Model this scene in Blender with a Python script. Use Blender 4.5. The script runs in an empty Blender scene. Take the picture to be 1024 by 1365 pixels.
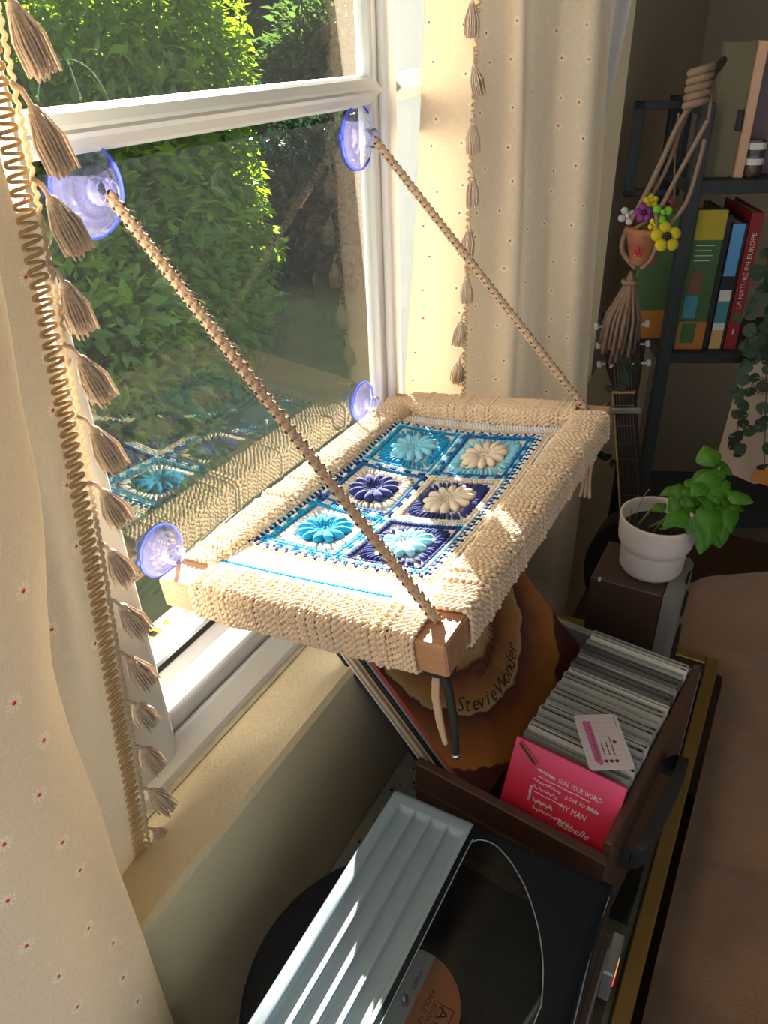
import bpy, math, random
import numpy as np
from mathutils import Matrix, Vector
random.seed(7); RNG = np.random.default_rng(7)
SC = bpy.context.scene; COL = SC.collection

# ------------------------------------------------------------------ camera, world, sun, exposure
F_PX = 1009.0
_dy = np.array([1170 - 512, 29 - 682.5, F_PX]); _dy /= np.linalg.norm(_dy)
_dn = np.array([570 - 512, 2300 - 682.5, F_PX]); _dn /= np.linalg.norm(_dn)
_dn = _dn - _dy * np.dot(_dn, _dy); _dn /= np.linalg.norm(_dn)
_up = -_dn; _dx = np.cross(_dy, _up)
RW = np.stack([_dx, _dy, _up])            # world = RW @ camera (x right, y down, z forward)
cam_d = bpy.data.cameras.new('camera'); cam = bpy.data.objects.new('camera', cam_d); COL.objects.link(cam)
cam_d.sensor_fit = 'VERTICAL'; cam_d.sensor_height = 24.0; cam_d.lens = 24.0 * F_PX / 1365.0
cam_d.clip_start = 0.01; cam_d.clip_end = 200
_m = Matrix.Identity(4)
for _i in range(3):
    _m[_i][0] = RW[_i, 0]; _m[_i][1] = -RW[_i, 1]; _m[_i][2] = -RW[_i, 2]
cam.matrix_world = _m
SC.camera = cam
SC.view_settings.view_transform = 'Standard'; SC.view_settings.look = 'None'
SC.view_settings.gamma = 1.0; SC.view_settings.use_curve_mapping = False
SC.view_settings.exposure = 0.0

W = bpy.data.worlds.new('sky'); SC.world = W; W.use_nodes = True
_bg = W.node_tree.nodes['Background']; _bg.inputs[0].default_value = (0.90, 0.94, 1.0, 1); _bg.inputs[1].default_value = 0.88

SUN_EL = math.radians(14.6); SUN_AZ = math.atan2(0.643, 0.766)
sun_dir = Vector((math.sin(SUN_AZ) * math.cos(SUN_EL), -math.cos(SUN_AZ) * math.cos(SUN_EL), -math.sin(SUN_EL)))
sl = bpy.data.lights.new('sun', 'SUN'); sl.energy = 66.0; sl.angle = math.radians(0.55); sl.color = (1.0, 0.93, 0.80)
so = bpy.data.objects.new('sun', sl); COL.objects.link(so)
so.rotation_euler = sun_dir.to_track_quat('-Z', 'Y').to_euler(); so.location = (-6, 8, 4)

def ray(px, py): return RW @ np.array([(px - 512) / F_PX, (py - 682.5) / F_PX, 1.0])
def P(px, py, axis, val):                 # a pixel's direction met with the plane axis = val
    d = ray(px, py); return Vector(d * (val / d[axis]))

# ------------------------------------------------------------------ materials
MATS = {}
def nt_new(name):
    m = bpy.data.materials.new(name); m.use_nodes = True; MATS[name] = m
    nt = m.node_tree; b = nt.nodes['Principled BSDF']
    return m, nt, b
def mat(name, col, rough=0.6, metal=0.0, spec=0.4, bump=0.0, bscale=200.0, var=0.0, vscale=30.0, trans=0.0, emit=None, sheen=0.0, stretch=None):
    m, nt, b = nt_new(name); N = nt.nodes; L = nt.links
    b.inputs['Base Color'].default_value = (*col, 1); b.inputs['Roughness'].default_value = rough
    b.inputs['Metallic'].default_value = metal; b.inputs['Specular IOR Level'].default_value = spec
    if sheen: b.inputs['Sheen Weight'].default_value = sheen
    tc = N.new('ShaderNodeTexCoord'); src = tc.outputs['Object']
    if stretch:
        mp = N.new('ShaderNodeMapping'); mp.inputs['Scale'].default_value = stretch; L.new(src, mp.inputs[0]); src = mp.outputs[0]
    if var:
        n = N.new('ShaderNodeTexNoise'); n.inputs['Scale'].default_value = vscale; n.inputs['Detail'].default_value = 4; L.new(src, n.inputs['Vector'])
        mx = N.new('ShaderNodeMix'); mx.data_type = 'RGBA'
        mx.inputs[6].default_value = (*[c * (1 - var) for c in col], 1); mx.inputs[7].default_value = (*[min(1, c * (1 + var)) for c in col], 1)
        L.new(n.outputs[0], mx.inputs[0]); L.new(mx.outputs[2], b.inputs['Base Color'])
    if bump:
        n2 = N.new('ShaderNodeTexNoise'); n2.inputs['Scale'].default_value = bscale; n2.inputs['Detail'].default_value = 3; L.new(src, n2.inputs['Vector'])
        bp = N.new('ShaderNodeBump'); bp.inputs['Strength'].default_value = bump; bp.inputs['Distance'].default_value = 0.002
        L.new(n2.outputs[0], bp.inputs['Height']); L.new(bp.outputs[0], b.inputs['Normal'])
    if trans:
        tr = N.new('ShaderNodeBsdfTranslucent'); tr.inputs[0].default_value = (*col, 1)
        ms = N.new('ShaderNodeMixShader'); ms.inputs[0].default_value = trans
        L.new(b.outputs[0], ms.inputs[1]); L.new(tr.outputs[0], ms.inputs[2]); L.new(ms.outputs[0], N['Material Output'].inputs[0])
    if emit:
        b.inputs['Emission Color'].default_value = (*emit[0], 1); b.inputs['Emission Strength'].default_value = emit[1]
    return m
def clear(name, tint, refl_ior=1.5, rough=0.02, haze=0.0, haze_col=(1, 1, 1), dust=0.0):
    """thin transparent sheet: tinted see-through + Fresnel reflection (+ dust scattering)"""
    m = bpy.data.materials.new(name); m.use_nodes = True; MATS[name] = m; nt = m.node_tree; N = nt.nodes; L = nt.links
    N.remove(N['Principled BSDF'])
    t = N.new('ShaderNodeBsdfTransparent'); t.inputs[0].default_value = (*tint, 1)
    g = N.new('ShaderNodeBsdfGlossy'); g.inputs['Roughness'].default_value = rough
    f = N.new('ShaderNodeFresnel'); f.inputs['IOR'].default_value = refl_ior
    ms = N.new('ShaderNodeMixShader'); L.new(f.outputs[0], ms.inputs[0]); L.new(t.outputs[0], ms.inputs[1]); L.new(g.outputs[0], ms.inputs[2])
    out = ms.outputs[0]
    if haze:
        d = N.new('ShaderNodeBsdfDiffuse'); d.inputs[0].default_value = (*haze_col, 1)
        tl = N.new('ShaderNodeBsdfTranslucent'); tl.inputs[0].default_value = (*haze_col, 1)
        a = N.new('ShaderNodeMixShader'); a.inputs[0].default_value = 0.5; L.new(d.outputs[0], a.inputs[1]); L.new(tl.outputs[0], a.inputs[2])
        m2 = N.new('ShaderNodeMixShader'); m2.inputs[0].default_value = haze
        if dust:
            tc = N.new('ShaderNodeTexCoord'); n = N.new('ShaderNodeTexNoise'); n.inputs['Scale'].default_value = 900; n.inputs['Detail'].default_value = 2
            L.new(tc.outputs['Object'], n.inputs['Vector'])
            r = N.new('ShaderNodeMapRange'); r.inputs[1].default_value = 0.66; r.inputs[2].default_value = 0.78; r.inputs[3].default_value = haze; r.inputs[4].default_value = dust
            L.new(n.outputs[0], r.inputs[0]); L.new(r.outputs[0], m2.inputs[0])
        L.new(out, m2.inputs[1]); L.new(a.outputs[0], m2.inputs[2]); out = m2.outputs[0]
    L.new(out, N['Material Output'].inputs[0])
    return m

mat('pvc', (0.66, 0.65, 0.62), 0.32, spec=0.5)
mat('gasket', (0.012, 0.012, 0.014), 0.4)
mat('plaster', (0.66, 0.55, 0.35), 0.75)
def _plaster():
    m = MATS['plaster']; nt = m.node_tree; N = nt.nodes; L = nt.links; b = N['Principled BSDF']
    tc = N.new('ShaderNodeTexCoord'); mp = N.new('ShaderNodeMapping'); mp.inputs['Scale'].default_value = (1, 0.55, 1); mp.inputs['Rotation'].default_value = (0.5, 0.3, 0)
    L.new(tc.outputs['Object'], mp.inputs[0])
    n = N.new('ShaderNodeTexNoise'); n.inputs['Scale'].default_value = 150; n.inputs['Detail'].default_value = 3; n.inputs['Distortion'].default_value = 2.2
    L.new(mp.outputs[0], n.inputs['Vector'])
    bp = N.new('ShaderNodeBump'); bp.inputs['Strength'].default_value = 0.55; bp.inputs['Distance'].default_value = 0.003
    L.new(n.outputs[0], bp.inputs['Height']); L.new(bp.outputs[0], b.inputs['Normal'])
_plaster()
mat('caulk', (0.42, 0.37, 0.27), 0.8, bump=0.4, bscale=120, var=0.35, vscale=60)
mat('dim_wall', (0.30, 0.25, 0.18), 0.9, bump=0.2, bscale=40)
mat('ceiling_paint', (0.62, 0.58, 0.52), 0.9)
mat('floor_wood', (0.16, 0.09, 0.05), 0.5, var=0.4, vscale=6, stretch=(1, 8, 1))
mat('render_white', (0.82, 0.84, 0.84), 0.9, bump=0.4, bscale=60)
mat('stone_sill', (0.80, 0.78, 0.72), 0.8, var=0.15, vscale=40)
mat('lichen', (0.55, 0.36, 0.06), 0.9, bump=0.6, bscale=300)
clear('window_glass', (0.95, 0.97, 0.96), 2.05, 0.0, haze=0.006, haze_col=(0.9, 0.95, 1.0), dust=0.10)
clear('table_glass', (0.78, 0.84, 0.80), 1.5, 0.02)
clear('cup_plastic', (0.86, 0.87, 1.0), 1.45, 0.08, haze=0.10, haze_col=(0.50, 0.46, 0.95))
clear('cup_rim', (0.50, 0.55, 1.0), 1.5, 0.05, haze=0.40, haze_col=(0.20, 0.26, 0.95))
clear('smoked_lid', (0.66, 0.70, 0.70), 1.40, 0.10, haze=0.008, haze_col=(0.4, 0.5, 0.55))
clear('lid_smoke', (0.10, 0.11, 0.12), 1.40, 0.22, haze=0.55, haze_col=(0.030, 0.040, 0.052))
mat('lid_frost', (0.25, 0.33, 0.39), 0.42, spec=0.6, bump=0.25, bscale=1500, trans=0.15)
mat('yarn_tan', (0.74, 0.55, 0.37), 0.95, spec=0.1, bump=0.5, bscale=900, var=0.12, vscale=60, sheen=0.15)
mat('cord_tan', (0.52, 0.36, 0.24), 0.9, spec=0.15, bump=0.5, bscale=900)
mat('cord_dark', (0.05, 0.035, 0.028), 0.9)
mat('cord_black', (0.015, 0.017, 0.016), 0.7)
def wood(name, c1, c2, scale=(6, 60, 60)):
    m, nt, b = nt_new(name); N = nt.nodes; L = nt.links
    tc = N.new('ShaderNodeTexCoord'); mp = N.new('ShaderNodeMapping'); mp.inputs['Scale'].default_value = scale; L.new(tc.outputs['Object'], mp.inputs[0])
    n = N.new('ShaderNodeTexNoise'); n.inputs['Scale'].default_value = 4; n.inputs['Detail'].default_value = 5; n.inputs['Distortion'].default_value = 0.6; L.new(mp.outputs[0], n.inputs['Vector'])
    mx = N.new('ShaderNodeMix'); mx.data_type = 'RGBA'; mx.inputs[6].default_value = (*c1, 1); mx.inputs[7].default_value = (*c2, 1)
    L.new(n.outputs[0], mx.inputs[0]); L.new(mx.outputs[2], b.inputs['Base Color']); b.inputs['Roughness'].default_value = 0.5
    return m
wood('wood_oak', (0.26, 0.115, 0.055), (0.50, 0.27, 0.14))
wood('wood_dark', (0.035, 0.017, 0.012), (0.075, 0.038, 0.027), (60, 6, 60))
wood('wood_light', (0.42, 0.24, 0.14), (0.55, 0.36, 0.24), (60, 60, 5))
wood('wood_crate', (0.045, 0.018, 0.012), (0.10, 0.045, 0.03), (8, 60, 60))
YC = {'white': (0.74, 0.73, 0.72), 'cream': (0.68, 0.56, 0.42), 'navy': (0.028, 0.038, 0.16), 'cyan': (0.01, 0.27, 0.50), 'light': (0.22, 0.55, 0.68), 'blue': (0.012, 0.13, 0.36), 'tan': (0.62, 0.46, 0.31)}
for k, c in YC.items(): mat('yarn_' + k + '_stitch', c, 0.95, spec=0.1, bump=0.4, bscale=1200, sheen=0.1)
mat('black_vinyl', (0.005, 0.006, 0.007), 0.42, spec=0.15)
mat('hifi_dark', (0.012, 0.013, 0.015), 0.5, spec=0.2)
mat('hifi_silver', (0.30, 0.30, 0.31), 0.35, metal=0.6)
mat('label_orange', (0.60, 0.17, 0.06), 0.6); mat('label_white', (0.55, 0.54, 0.52), 0.6); mat('label_black', (0.03, 0.035, 0.035), 0.6)
mat('ink', (0.02, 0.02, 0.02), 0.7); mat('ink_white', (0.75, 0.70, 0.72), 0.7); mat('steel', (0.6, 0.58, 0.55), 0.25, metal=1.0)
mat('led_red', (0.8, 0.03, 0.02), 0.4, emit=((1.0, 0.05, 0.03), 2.2)); mat('led_amber', (0.8, 0.4, 0.1), 0.4, emit=((1.0, 0.5, 0.15), 0.8))
mat('brass', (0.34, 0.22, 0.07), 0.42, metal=0.75)
mat('table_panel', (0.40, 0.38, 0.32), 0.7, var=0.2, vscale=80)
mat('felt_under', (0.05, 0.05, 0.045), 0.9)
mat('speaker_silver', (0.26, 0.26, 0.25), 0.45, metal=0.4)
mat('ceramic', (0.60, 0.53, 0.50), 0.55, spec=0.35)
mat('soil', (0.03, 0.022, 0.018), 0.95, bump=1.0, bscale=400, var=0.5, vscale=200)
mat('basil', (0.060, 0.205, 0.012), 0.42, spec=0.45, bump=0.5, bscale=160, var=0.45, vscale=45, trans=0.3)
mat('basil_stem', (0.17, 0.26, 0.06), 0.5, trans=0.2); mat('basil_dry', (0.35, 0.19, 0.07), 0.8)
mat('blanket', (0.25, 0.145, 0.085), 1.0, spec=0.05, bump=1.0, bscale=420, var=0.30, vscale=14, sheen=0.5)
mat('black_metal', (0.014, 0.018, 0.02), 0.5)
mat('shade_fabric', (0.55, 0.55, 0.55), 0.9, trans=0.35)

# ------------------------------------------------------------------ mesh builder
_SPH = {}
def sphere_tpl(nu, nv):
    if (nu, nv) not in _SPH:
        v = [(0, 0, 1)]
        for i in range(1, nv):
            a = math.pi * i / nv
            for j in range(nu):
                b = 2 * math.pi * j / nu; v.append((math.sin(a) * math.cos(b), math.sin(a) * math.sin(b), math.cos(a)))
        v.append((0, 0, -1)); f = []
        for j in range(nu): f.append((0, 1 + j, 1 + (j + 1) % nu))
        for i in range(nv - 2):
            for j in range(nu):
                a = 1 + i * nu + j; b = 1 + i * nu + (j + 1) % nu; f.append((a, a + nu, b + nu, b))
        last = len(v) - 1; s = 1 + (nv - 2) * nu
        for j in range(nu): f.append((last, s + (j + 1) % nu, s + j))
        _SPH[(nu, nv)] = (np.array(v), f)
    return _SPH[(nu, nv)]
def frame_of(d):
    d = Vector(d).normalized(); a = Vector((0, 0, 1)) if abs(d.z) < 0.9 else Vector((1, 0, 0))
    s = d.cross(a).normalized(); return s, d.cross(s).normalized(), d
class MB:
    def __init__(s): s.v = []; s.f = []; s.m = []; s.sm = []; s.n = 0; s.uv = None
    def raw(s, v, f, mi=0, smooth=True):
        v = np.asarray(v, float).reshape(-1, 3); s.v.append(v)
        s.f += [tuple(i + s.n for i in q) for q in f]; s.m += [mi] * len(f); s.sm += [smooth] * len(f); s.n += len(v); return s
    def box(s, lo, hi, mi=0, M=None, bev=0.0):
        x0, y0, z0 = lo; x1, y1, z1 = hi; b = bev
        if b <= 0:
            v = [(x, y, z) for z in (z0, z1) for y in (y0, y1) for x in (x0, x1)]
            f = [(0, 2, 3, 1), (4, 5, 7, 6), (0, 1, 5, 4), (2, 6, 7, 3), (0, 4, 6, 2), (1, 3, 7, 5)]
        else:
            v = []; ix = {}
            for X in (0, 1):
                for Y in (0, 1):
                    for Z in (0, 1):
                        c = ((x0, x1)[X], (y0, y1)[Y], (z0, z1)[Z]); sg = (1 - 2 * X, 1 - 2 * Y, 1 - 2 * Z)
                        for k in range(3):
                            p = [c[i] + (sg[i] * b if i != k else 0) for i in range(3)]
                            ix[(X, Y, Z, k)] = len(v); v.append(p)
            f = []
            for k in range(3):
                o = [i for i in range(3) if i != k]
                for s_ in (0, 1):
                    q = []
                    for (p1, p2) in ((0, 0), (1, 0), (1, 1), (0, 1)):
                        t = [0, 0, 0]; t[k] = s_; t[o[0]] = p1; t[o[1]] = p2; q.append(ix[(*t, k)])
                    f.append(tuple(q) if (s_ == 1) != (k == 1) else tuple(q[::-1]))
                for p1 in (0, 1):
                    for p2 in (0, 1):
                        t0 = [0, 0, 0]; t1 = [0, 0, 0]; t0[k] = 0; t1[k] = 1
                        for t in (t0, t1): t[o[0]] = p1; t[o[1]] = p2
                        q = (ix[(*t0, o[0])], ix[(*t1, o[0])], ix[(*t1, o[1])], ix[(*t0, o[1])])
                        f.append(q if (p1 != p2) == (k != 1) else q[::-1])
            for X in (0, 1):
                for Y in (0, 1):
                    for Z in (0, 1):
                        q = tuple(ix[(X, Y, Z, k)] for k in range(3)); f.append(q if (X + Y + Z) % 2 == 1 else q[::-1])
        v = np.array(v)
        if M is not None: v = xf(M, v)
        return s.raw(v, f, mi, False)
    def ell(s, c, ax, mi=0, nu=8, nv=5):
        """ax: 3x3 rows = the three half-axes"""
        t, f = sphere_tpl(nu, nv); return s.raw(t @ np.asarray(ax, float) + np.asarray(c, float), f, mi)
    def tube(s, pts, r, mi=0, k=8, cap=True, closed=False):
        pts = np.array([tuple(p) for p in pts], float); n = len(pts)
        r = np.full(n, r, float) if np.isscalar(r) else np.asarray(r, float)
        if closed: tg = np.roll(pts, -1, 0) - np.roll(pts, 1, 0)
        else: tg = np.gradient(pts, axis=0)
        tg /= np.linalg.norm(tg, axis=1)[:, None] + 1e-12
        a, b, _ = frame_of(tg[0]); a = np.array(a); V = []
        ang = np.arange(k) * 2 * math.pi / k; ca = np.cos(ang)[:, None]; sa = np.sin(ang)[:, None]
        for i in range(n):
            a = a - tg[i] * a.dot(tg[i]); a /= np.linalg.norm(a) + 1e-12; b = np.cross(tg[i], a)
            V.append(pts[i] + r[i] * (ca * a + sa * b))
        F = []
        for i in range(n if closed else n - 1):
            i2 = (i + 1) % n
            for j in range(k):
                j2 = (j + 1) % k; F.append((i * k + j, i * k + j2, i2 * k + j2, i2 * k + j))
        if cap and not closed: F.append(tuple(range(k))[::-1]); F.append(tuple((n - 1) * k + j for j in range(k)))
        return s.raw(np.concatenate(V), F, mi)
    def lathe(s, prof, mi=0, k=48, M=None, close=False):
        V = []; n = len(prof)
        for (r, z) in prof:
            for j in range(k): a = 2 * math.pi * j / k; V.append((r * math.cos(a), r * math.sin(a), z))
        F = []
        for i in range(n - 1):
            for j in range(k):
                j2 = (j + 1) % k; F.append((i * k + j, i * k + j2, (i + 1) * k + j2, (i + 1) * k + j))
        V = np.array(V)
        if M is not None: V = xf(M, V)
        return s.raw(V, F, mi)
    def grid(s, Pts, mi=0, smooth=True):
        Pts = np.asarray(Pts, float); a, b = Pts.shape[:2]
        F = [(i * b + j, i * b + j + 1, (i + 1) * b + j + 1, (i + 1) * b + j) for i in range(a - 1) for j in range(b - 1)]
        return s.raw(Pts.reshape(-1, 3), F, mi, smooth)
    def prism(s, poly, z0, z1, mi=0, M=None):
        n = len(poly); V = [(x, y, z0) for x, y in poly] + [(x, y, z1) for x, y in poly]
        F = [tuple(range(n))[::-1], tuple(range(n, 2 * n))] + [(i, (i + 1) % n, n + (i + 1) % n, n + i) for i in range(n)]
        V = np.array(V)
        if M is not None: V = xf(M, V)
        return s.raw(V, F, mi, False)
    def build(s, name, mats, parent=None, **tags):
        me = bpy.data.meshes.new(name)
        me.from_pydata(np.concatenate(s.v).tolist(), [], s.f); me.validate()
        for m in (mats if isinstance(mats, (list, tuple)) else [mats]): me.materials.append(MATS[m])
        if len(me.polygons) == len(s.m):
            me.polygons.foreach_set('material_index', s.m); me.polygons.foreach_set('use_smooth', s.sm)
        if s.uv is not None:
            ul = me.uv_layers.new(name='UVMap'); uvv = np.concatenate(s.uv)
            idx = np.zeros(len(me.loops), int); me.loops.foreach_get('vertex_index', idx)
            ul.data.foreach_set('uv', uvv[idx].ravel())
        me.update(); o = bpy.data.objects.new(name, me); COL.objects.link(o)
        if parent: o.parent = parent
        for k_, v_ in tags.items(): o[k_] = v_
        return o
def xf(M, v):
    M = np.array(M); v = np.asarray(v, float); return v @ M[:3, :3].T + M[:3, 3]
def basis(o, x, y, z):
    M = Matrix.Identity(4)
    for i in range(3): M[i][0] = x[i]; M[i][1] = y[i]; M[i][2] = z[i]; M[i][3] = o[i]
    return M
def thing(name, label, cat, loc=(0, 0, 0), group=None, kind=None):
    o = bpy.data.objects.new(name, None); COL.objects.link(o); o.empty_display_size = 0.02
    o.location = loc
    if label: o['label'] = label; o['category'] = cat
    if group: o['group'] = group
    if kind: o['kind'] = kind
    return o
def fix(root):
    """parts were built in world coordinates: keep them there under their Empty"""
    bpy.context.view_layer.update()
    inv = root.matrix_world.inverted()
    for c in root.children: c.matrix_parent_inverse = inv
def tag(o, label, cat, group=None):
    o['label'] = label; o['category'] = cat
    if group: o['group'] = group
    return o
def struct(o): o['kind'] = 'structure'; return o
_TX = {}
def text_geo(body, shear=0.0):
    key = (body, shear)
    if key not in _TX:
        cu = bpy.data.curves.new('t', 'FONT'); cu.body = body; cu.size = 1.0; cu.shear = shear; cu.resolution_u = 2
        ob = bpy.data.objects.new('t', cu); COL.objects.link(ob); dg = bpy.context.evaluated_depsgraph_get()
        me = bpy.data.meshes.new_from_object(ob.evaluated_get(dg))
        v = np.array([tuple(q.co) for q in me.vertices]).reshape(-1, 3); f = [tuple(p.vertices) for p in me.polygons]
        bpy.data.objects.remove(ob); bpy.data.curves.remove(cu); bpy.data.meshes.remove(me)
        _TX[key] = (v, f)
    return _TX[key]
def put_text(mb, body, M, size, mi=0, width=None, shear=0.0, center=False, bold=0.0):
    v, f = text_geo(body, shear)
    if not len(v): return
    v = v * size
    if width: v = v * np.array([width / max(1e-6, v[:, 0].max()), 1, 1])
    if center: v = v - np.array([(v[:, 0].max() + v[:, 0].min()) / 2, 0, 0])
    mb.raw(xf(M, v), f, mi, False)

# ------------------------------------------------------------------ setting: floor, walls, ceiling
G = -0.55; XW = -0.38; ZS = -0.655; ZT = -0.94; ZF = -1.45
struct(MB().box((-0.62, -0.65, ZF - 0.1), (3.0, 2.5, ZF)).build('floor', 'floor_wood'))
wall = struct(MB().box((-0.62, -0.65, ZF), (XW, 2.4, ZS), bev=0.006).build('wall_window', 'plaster'))
MB().box((-0.62, 1.62, ZS), (XW, 2.4, 1.05)).build('reveal_wall', 'dim_wall', wall)  # same wall as the plaster, its shade put into a darker colour
MB().box((-0.62, -0.65, ZS), (XW, -0.27, 1.05)).build('reveal_wall', 'plaster', wall)
MB().box((-0.478, -0.25, ZS), (-0.455, 1.6, ZS + 0.0025)).build('caulk_line', 'caulk', wall)
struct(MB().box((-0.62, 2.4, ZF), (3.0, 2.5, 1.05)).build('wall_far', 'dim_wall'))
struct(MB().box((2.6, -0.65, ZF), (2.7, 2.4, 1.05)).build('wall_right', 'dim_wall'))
struct(MB().box((-0.62, -0.65, 1.05), (3.0, 2.5, 1.15)).build('ceiling', 'ceiling_paint'))

# ------------------------------------------------------------------ window
win = thing('window_1', None, None, (G, 0.66, ZS), kind='structure')
def prof_y(name, prof, y0, y1, m, mi_bev=None):   # (x, z) profile extruded along y
    mb = MB(); n = len(prof)
    V = [(x, y0, z) for x, z in prof] + [(x, y1, z) for x, z in prof]
    mb.raw(V, [tuple(range(n)), tuple(range(n, 2 * n))[::-1]] + [(i, n + i, n + (i + 1) % n, (i + 1) % n) for i in range(n)], 0, False)
    return mb.build(name, m, win)
def arc(cx, cz, r, a0, a1, k=5): return [(cx + r * math.cos(math.radians(a0 + (a1 - a0) * i / k)), cz + r * math.sin(math.radians(a0 + (a1 - a0) * i / k))) for i in range(k + 1)]
RAIL = [(-0.585, -0.658), (-0.585, -0.600), (-0.549, -0.600), (-0.545, -0.604), (-0.503, -0.606)] + arc(-0.500, -0.6145, 0.009, 70, -5) + [(-0.4915, -0.658)]
FRAME = [(-0.4895, -0.654), (-0.4880, -0.628)] + arc(-0.4840, -0.6315, 0.004, 130, 50) + [(-0.4640, -0.6440), (-0.4620, -0.654)]
BAR = [(-0.575, -0.072), (-0.575, -0.038), (-0.549, -0.038), (-0.541, -0.041), (-0.534, -0.049), (-0.530, -0.052), (-0.530, -0.055), (-0.538, -0.060), (-0.543, -0.068), (-0.549, -0.072)]
for (y0, y1) in ((-0.25, 0.40), (0.40, 0.965), (1.0, 1.6)):
    prof_y('bottom_rail', RAIL, y0, y1, 'pvc')
    prof_y('glazing_bar', BAR, y0 + 0.01, y1 - 0.005, 'pvc')
    prof_y('gasket_strip', [(-0.552, -0.603), (-0.552, -0.596), (-0.546, -0.596), (-0.5445, -0.603)], y0 + 0.01, y1 - 0.005, 'gasket')
prof_y('outer_frame', FRAME, -0.25, 1.6, 'pvc')
MB().box((-0.4925, -0.25, -0.656), (-0.4870, 1.6, -0.640)).build('joint_gap', 'gasket', win)
def stile(y0, y1, x0, x1, z0, z1, r, name='stile'):
    poly = [(x0, y0), (x0, y1)] + [(x1 - r + r * math.sin(a), y1 - r + r * math.cos(a)) for a in np.linspace(0, math.pi / 2, 6)] + [(x1 - r + r * math.cos(a), y0 + r - r * math.sin(a)) for a in np.linspace(0, math.pi / 2, 6)]
    poly = poly[::-1]
    return MB().prism(poly, z0, z1).build(name, 'pvc', win)
SY = P(125, 540, 0, -0.480).y
stile(SY - 0.082, SY, -0.585, -0.472, -0.650, 1.0, 0.020)
MB().box((-0.500, SY - 0.001, -0.615), (-0.488, SY + 0.0022, 1.0)).build('gasket_strip', 'gasket', win)
stile(0.952, 0.970, -0.562, -0.540, -0.61, 1.0, 0.005)
stile(0.970, 1.000, -0.562, -0.528, -0.655, 1.0, 0.008, 'mullion')
MB().box((-0.549, 1.000, -0.60), (-0.535, 1.006, 1.0)).build('gasket_strip', 'gasket', win)
stile(1.575, 1.61, -0.585, -0.50, -0.655, 1.0, 0.01); stile(-0.27, -0.24, -0.585, -0.50, -0.655, 1.0, 0.01)
for (y0, y1) in ((-0.24, SY - 0.08), (SY, 0.955), (1.003, 1.575)):
    for (z0, z1) in ((-0.602, -0.066), (-0.042, 1.0)):
        mb = MB(); mb.raw([(G, y0, z0), (G, y1, z0), (G, y1, z1), (G, y0, z1)], [(0, 1, 2, 3)], 0, False); mb.build('glass_pane', 'window_glass', win)
# scuff rings and specks left on the glass by a cup that once sat higher up
mbk = MB(); c0 = P(97, 125, 0, G + 0.0006)
mbk.tube([(G + 0.0008, c0.y + 0.036 * math.cos(a), c0.z - 0.012 + 0.036 * math.sin(a)) for a in np.linspace(0.1, 2.9, 30)], 0.00018, k=4)
mbk.tube([(G + 0.0008, c0.y + 0.002, c0.z + 0.024), (G + 0.0008, c0.y + 0.008, c0.z - 0.004)], 0.0002, k=4)
mat('scuff', (0.25, 0.30, 0.29), 0.9); mbk.build('scuff_mark', 'scuff', win)
fix(win)

# ------------------------------------------------------------------ outdoors
outsill = struct(MB().box((-0.665, -0.6, -0.72), (-0.575, 1.75, -0.648), bev=0.006).build('window_sill_outside', 'stone_sill'))
for i in range(34):
    x = -0.66 + 0.075 * RNG.random(); y = 0.42 + 0.45 * RNG.random(); r = 0.003 + 0.008 * RNG.random()
    mb = MB(); n = 9
    ring = [(x + r * (0.6 + 0.6 * RNG.random()) * math.cos(2 * math.pi * k / n), y + r * (0.6 + 0.6 * RNG.random()) * math.sin(2 * math.pi * k / n)) for k in range(n)]
    mb.prism(ring, -0.648, -0.6465); mb.build('lichen_patch', 'lichen', outsill)
mat('lawn', (0.05, 0.075, 0.03), 1.0, var=0.5, vscale=3, bump=0.6, bscale=30)
mat('path_grit', (0.30, 0.30, 0.29), 0.95, var=0.2, vscale=20)
struct(MB().box((-40, -15, -1.75), (-0.62, 60, -1.65)).build('ground_outside', 'lawn'))
struct(MB().box((-14, 8.2, -1.65), (-2.2, 9.3, -1.64)).build('path_outside', 'path_grit'))
struct(MB().box((-0.95, 1.66, -1.65), (-0.62, 1.76, 1.2)).build('wall_outer_reveal', 'render_white'))
def leafmat(name, c, tcol, tw):
    m, nt, b = nt_new(name); N = nt.nodes; L = nt.links
    b.inputs['Roughness'].default_value = 0.5; b.inputs['Specular IOR Level'].default_value = 0.35
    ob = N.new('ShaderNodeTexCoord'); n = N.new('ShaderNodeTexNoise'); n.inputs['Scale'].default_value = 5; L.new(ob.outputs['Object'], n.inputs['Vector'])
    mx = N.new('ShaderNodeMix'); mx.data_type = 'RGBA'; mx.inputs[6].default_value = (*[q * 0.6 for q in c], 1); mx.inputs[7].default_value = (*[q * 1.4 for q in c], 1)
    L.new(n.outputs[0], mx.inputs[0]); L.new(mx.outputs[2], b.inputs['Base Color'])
    t = N.new('ShaderNodeBsdfTranslucent'); t.inputs[0].default_value = (*tcol, 1)
    ms = N.new('ShaderNodeMixShader'); ms.inputs[0].default_value = tw
    L.new(b.outputs[0], ms.inputs[1]); L.new(t.outputs[0], ms.inputs[2]); L.new(ms.outputs[0], N['Material Output'].inputs[0])
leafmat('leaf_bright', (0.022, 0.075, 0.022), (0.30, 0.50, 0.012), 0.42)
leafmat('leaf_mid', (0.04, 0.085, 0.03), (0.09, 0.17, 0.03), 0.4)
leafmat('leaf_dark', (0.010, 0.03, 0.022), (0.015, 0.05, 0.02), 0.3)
mat('bark', (0.10, 0.07, 0.05), 0.9, bump=0.8, bscale=60)
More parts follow.
